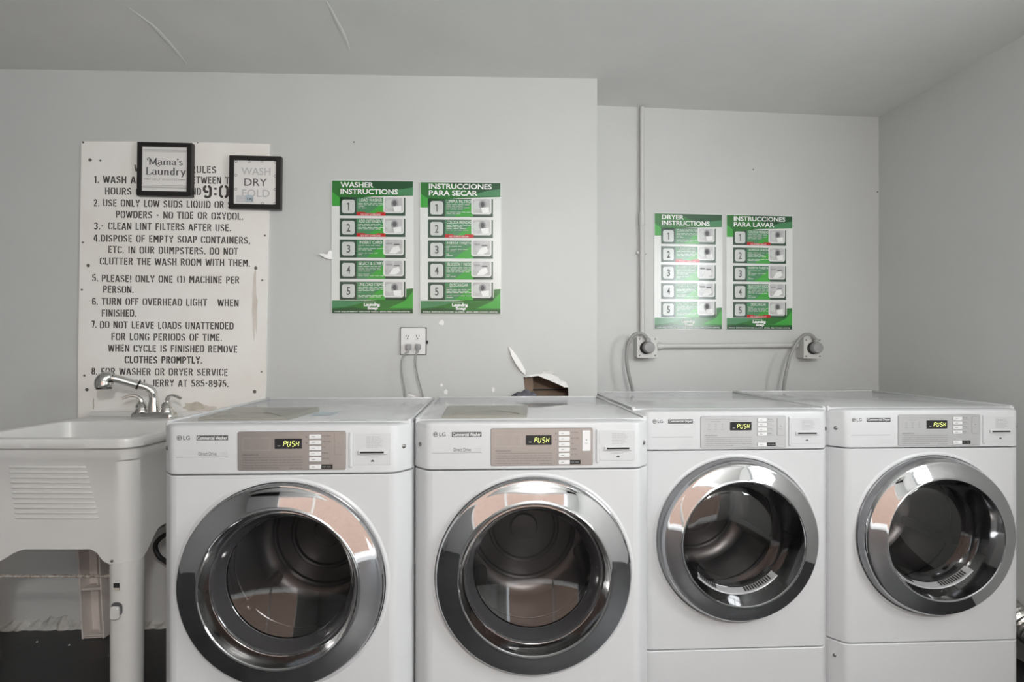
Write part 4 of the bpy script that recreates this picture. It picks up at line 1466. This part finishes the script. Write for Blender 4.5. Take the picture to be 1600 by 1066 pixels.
# ------------------------------------------------------------------ outlet with its plugs and cords
wf = WallFrame('A', 646, 533, roll=math.radians(0.3))
ol = thing('wall_outlet', 'double outlet with dented white cover plate above the gap between the washers', 'outlet', mtx=wf.mtx)
b = MB()
x0, z0 = wf.l(626.5, 554); x1, z1 = wf.l(665.5, 513)
b.slab(x0, x1, z0, z1, .004, -.013, -.004, 'plastic_white', .002)
b.build('cover_plate', ol, smooth=30)
b = MB()
b.box(((x0 + x1) / 2, -.0035, (z0 + z1) / 2 + .001), (x1 - x0 + .006, .005, z1 - z0 + .004), 'hole')
b.box((x1 + .004, -.004, (z0 + z1) / 2 - .004), (.012, .008, .014), 'hole')
b.build('back_box', ol, smooth=0, label='dark box edge behind the plate')
for px in (637.5, 653.5):
    for py in (526.5, 541.5):
        cx, cz = wf.l(px, py)
        b = MB()
        b.slab(cx - .0125, cx + .0125, cz - .0145, cz + .0145, .008, -.0155, -.012, 'plastic_white', .0012)
        for dx, hgt in ((-.0055, .009), (.0055, .007)):
            b.rect(cx + dx - .0013, cx + dx + .0013, cz - .001, cz - .001 + hgt, -.0160, 'hole')
        b.disc(cx, cz - .008, .0026, -.0160, 'hole', 10)
        b.build('receptacle', ol, smooth=30)


def cordset(frame, plug_px, path_px, r, label, group, plug_builder, depth=.05):
    root = thing('power_cord', label, 'power cord', mtx=frame.mtx, group=group)
    plug_builder(root, frame, plug_px)
    b = MB()
    pts = [frame.p3(px, py, off) for px, py, off in path_px]
    b.tube(smooth_path(pts, 8), r, 'cord', 10)
    b.build('cord', root, smooth=60)
    return root


def small_plug(root, fr_, px):
    cx, cz = fr_.l(*px)
    b = MB()
    b.box((cx, -.027, cz), (.024, .022, .024), 'plug', .005, 2)
    b.tube([(cx, -.030, cz - .010), (cx - .002, -.036, cz - .024)], [.0065, .005], 'plug', 10)
    b.build('plug', root)


cordset(wf, (639.5, 542), [(639.0, 547.5, .036), (631, 555, .046), (627.5, 566, .05), (628.5, 585, .055), (632, 606, .055), (634.5, 626, .055), (636, 660, .05)], .0034,
        'grey power cord from the left lower socket down behind the first washer', 'washer power cords', small_plug)
cordset(wf, (654.5, 542), [(654, 547.5, .036), (650, 553, .045), (649.5, 566, .052), (652, 584, .055), (657, 604, .055), (662.5, 626, .055), (668, 660, .05)], .0034,
        'grey power cord from the right lower socket down between the washers', 'washer power cords', small_plug)

# ------------------------------------------------------------------ conduit and dryer boxes on the deeper wall
wf = WallFrame('B', 1003, 350)
cd = thing('conduit', 'vertical grey painted conduit pipe running from the ceiling down to the left dryer box', 'conduit', mtx=wf.mtx)
b = MB()
p0 = wf.p3(1003, 167.5, .018); p1 = wf.p3(1003, 342, .018); p2 = wf.p3(1003.5, 527, .018)
b.tube([p0, p1], .0112, 'conduit', 16); b.tube([p1, p2], .0125, 'conduit', 16)
b.build('pipe', cd, smooth=50)
b = MB(); b.tube([p1 + Vector((0, 0, .03)), p1 - Vector((0, 0, .03))], .0155, 'conduit', 16); b.build('coupling', cd, smooth=50)
b = MB(); q = wf.p3(1003, 395, .016); b.box((q.x, -.008, q.z), (.05, .014, .014), 'conduit', .003); b.build('strap', cd)

wf2 = WallFrame('B', 1135, 541)
cd = thing('conduit', 'horizontal grey painted conduit pipe joining the two dryer outlet boxes', 'conduit', mtx=wf2.mtx)
b = MB(); b.tube([wf2.p3(1028, 541, .02), wf2.p3(1246, 539.5, .02)], .0125, 'conduit', 16); b.build('pipe', cd, smooth=50)
b = MB(); q = wf2.p3(1034, 541, .02); b.tube([q, q + Vector((-.025, 0, 0))], .017, 'conduit', 16); b.build('coupling', cd, smooth=50)
b = MB(); q = wf2.p3(1238, 539.5, .02); b.tube([q, q + Vector((.02, 0, 0))], .0165, 'conduit', 16); b.build('coupling', cd, smooth=50)


def dryer_box(fx0, fx1, fy0, fy1, label, plugpx, cordpx, clabel):
    D = .072
    wf = WallFrame('B', (fx0 + fx1) / 2, (fy0 + fy1) / 2)
    root = thing('outlet_box', label, 'outlet', mtx=wf.mtx, group='dryer outlet boxes')
    a, c = wf.p3(fx0, fy1, D), wf.p3(fx1, fy0, D)
    b = MB()
    m_ = .004
    b.slab(a.x + m_, c.x - m_, a.z + m_, c.z - m_, .006, -D + .006, -.0005, 'box')
    b.build('box', root, smooth=30)
    b = MB(); b.slab(a.x, c.x, a.z, c.z, .004, -D, -D + .007, 'box', .0015); fcp = b.build('face_plate', root, smooth=30)
    for sx in (a.x + .012, c.x - .012):
        for sz in (a.z + .012, c.z - .012):
            b = MB(); b.lathe([(.0045, 0), (.0045, .001), (.0025, .002), (0, .0022)], 'screw', (sx, -D - .0002, sz), seg=10); b.build('screw', fcp)
    cx, cz = wf.l(plugpx[0], plugpx[1], D + .02)
    b = MB(); b.lathe([(.030, .0), (.030, .004), (.026, .006), (0, .006)], 'hole', (cx - .007, -D - .0002, cz - .002), seg=24); b.build('socket', root, label='dark round socket')
    croot = thing('power_cord', clabel, 'power cord', mtx=wf.mtx, group='dryer power cords')
    b = MB()
    b.lathe([(.027, .004), (.028, .012), (.0275, .028), (.024, .034), (.015, .036), (0, .036)], 'plug', (cx, -D - .002, cz), seg=28)
    b.box((cx - .002, -D - .018, cz + .030), (.022, .026, .028), 'plug', .006, 2)
    b.build('plug', croot, smooth=40)
    b = MB()
    pts = [(cx - .003, -D - .018, cz + .036)] + [tuple(wf.p3(px, py, off)) for px, py, off in cordpx]
    b.tube(smooth_path(pts, 8), .0078, 'cord', 12, True, 1.0)
    b.build('cord', croot, smooth=60)


dryer_box(995.5, 1027.5, 526, 559.5, 'painted square outlet box under the vertical conduit', (1013.5, 543),
          [(1008, 525, .088), (1000, 521, .09), (990, 524, .09), (982, 536, .09), (979, 553, .09), (980, 572, .09), (984, 592, .09), (989, 615, .085), (992, 660, .08)],
          'thick grey dryer cord curving out of the box under the vertical conduit')
dryer_box(1256, 1284.5, 528, 560.5, 'painted square outlet box at the right end of the horizontal conduit', (1276, 543.5),
          [(1270, 526, .09), (1263, 522.5, .095), (1254, 525, .10), (1244, 537, .105), (1235, 556, .11), (1230, 575, .115), (1226, 595, .115), (1224, 616, .11), (1224, 660, .10)],
          'thick grey dryer cord curving out of the box nearest the right wall')

# ------------------------------------------------------------------ damage on the wall
wf = WallFrame('A', 853, 600)


def flake(name, pts, label, cat, lift=None, key='gypsum', th=.0014, base=.0006, group=None):
    """a thin torn piece with real thickness; lift = how far each corner stands off the wall"""
    cx = sum(p[0] for p in pts) / len(pts); cy = sum(p[1] for p in pts) / len(pts)
    fr_ = WallFrame('A', cx, cy)
    lf = lift or [0] * len(pts)
    f, bk = [], []
    for (px, py), l_ in zip(pts, lf):
        q = fr_.p3(px, py, base + l_)
        f.append((q.x, q.y - th, q.z)); bk.append((q.x, q.y, q.z))
    b = MB(); b.loft([bk, f], key, True, True, True)
    o = b.build(name, smooth=0)
    o.matrix_world = fr_.mtx
    return tag(o, label, cat, group)


flake('torn_paper', [(794, 541), (797.5, 543.5), (806, 554), (814.5, 566), (821, 579), (821, 586), (815, 581), (807, 570.5), (799.5, 557)],
      'long white torn paper strip leaning up left of the broken hole', 'torn paper', [.001, .003, .004, .004, .003, .002, .014, .018, .012])
flake('torn_paper', [(846, 584), (849, 580), (854, 578), (860, 578), (865, 580), (868, 583), (860, 585), (853, 585)],
      'small white rounded paper scallop on the upper edge of the broken hole', 'torn paper', [.004, .008, .012, .012, .01, .004, .001, .001])
flake('torn_paper', [(820, 588), (836, 585), (848, 584), (862, 585), (872, 589), (876, 594), (884, 597), (888, 605), (882, 605.5), (874, 601.5), (864, 597), (852, 592), (841, 587.5), (830, 589)],
      'ragged cream paper edge torn along the top of the broken hole', 'torn paper', [.001, .002, .002, .003, .004, .003, .003, .002, .003, .004, .004, .003, .003, .002])
flake('torn_paper', [(498, 397), (503, 396.5), (512, 397.5), (513, 393), (517, 391), (519, 394), (519, 405.5), (513, 405), (506, 402)],
      'white torn paper tab sticking out left of the washer instructions poster', 'torn paper', [.022, .018, .012, .010, .006, .002, .002, .006, .014])
random.seed(5)
for cx, cy, r, where in ((690, 504, 4.2, 'white bare patch of chipped paint under the Spanish drying poster'),
                         (690, 602, 2.6, 'small white paint chip low on the wall right of the outlet'),
                         (697, 613, 4.0, 'ragged white paint chip just above the second washer top, right of the outlet'),
                         (771, 609, 3.4, 'faint pale paint chip midway between outlet and broken hole')):
    n = 11
    pts = [(cx + r * random.uniform(.5, 1.2) * math.cos(2 * PI * k / n), cy + r * random.uniform(.6, 1.3) * math.sin(2 * PI * k / n)) for k in range(n)]
    flake('paint_chip', pts, where, 'paint chip', key='gypsum', th=.0006, base=.0002, group='chipped paint spots on the wall')
for px, py, w, where in ((1177, 265, 'B', 'small dark nail hole high on the wall above the right dryer posters'),
                         (1371, 300, 'B', 'small dark nail hole near the right corner of the dryer wall'),
                         (553, 222, 'A', 'small dark nail hole above the washer instructions poster')):
    fr_ = WallFrame(w, px, py)
    b = MB()
    b.lathe([(.0035, 0), (.003, .0012), (.001, .0016), (0, .0016)], 'ink', (0, -.0002, 0), seg=10)
    o = b.build('nail_hole')
    o.matrix_world = fr_.mtx
    tag(o, where, 'nail hole', 'nail holes in the walls')
# torn drywall paper behind the gap of the washers
flake('torn_paper', [(634, 628), (637, 616), (641, 611.5), (644, 617), (649, 615), (657, 613.5), (661, 619), (664, 629)],
      'pinkish torn drywall paper poking up behind the gap between the washers', 'torn paper', [.01, .02, .03, .012, .02, .028, .02, .01])
# dark rag stuffed in the hole
o3 = at(817, 622, 2.475)
b = MB()
bmesh.ops.create_icosphere(b.bm, subdivisions=4, radius=1.0)
b.mi('rag')
random.seed(11)
from mathutils import noise
for v in b.bm.verts:
    nv = noise.fractal(v.co * 1.8 + Vector((3, 1, 7)), 1.0, 2.0, 4)
    v.co = Vector((v.co.x * .052, v.co.y * .030, v.co.z * .027)) * (1 + .45 * nv)
    if v.co.x > 0:
        v.co.z *= 1.15
    v.co.z += .10 * v.co.x
o = b.build('rag', smooth=60, loc=o3)
tag(o, 'crumpled dark blue-grey rag stuffed in the lower left of the broken hole', 'rag')

# foil duct beside the corner dryer
b = MB()
path = smooth_path([(1.835, 2.62, .42), (1.845, 2.48, .36), (1.868, 2.32, .26), (1.878, 2.18, .20), (1.884, 2.05, .165), (1.884, 1.97, .13), (1.882, 1.94, .075)], 22)
rad = [.052 + .0045 * math.sin(i * 1.9) for i in range(len(path))]
b.tube(path, rad, 'foil', 22)
o = b.build('foil_duct', smooth=50)
tag(o, 'crinkled silver foil dryer duct on the floor right of the corner dryer', 'duct')
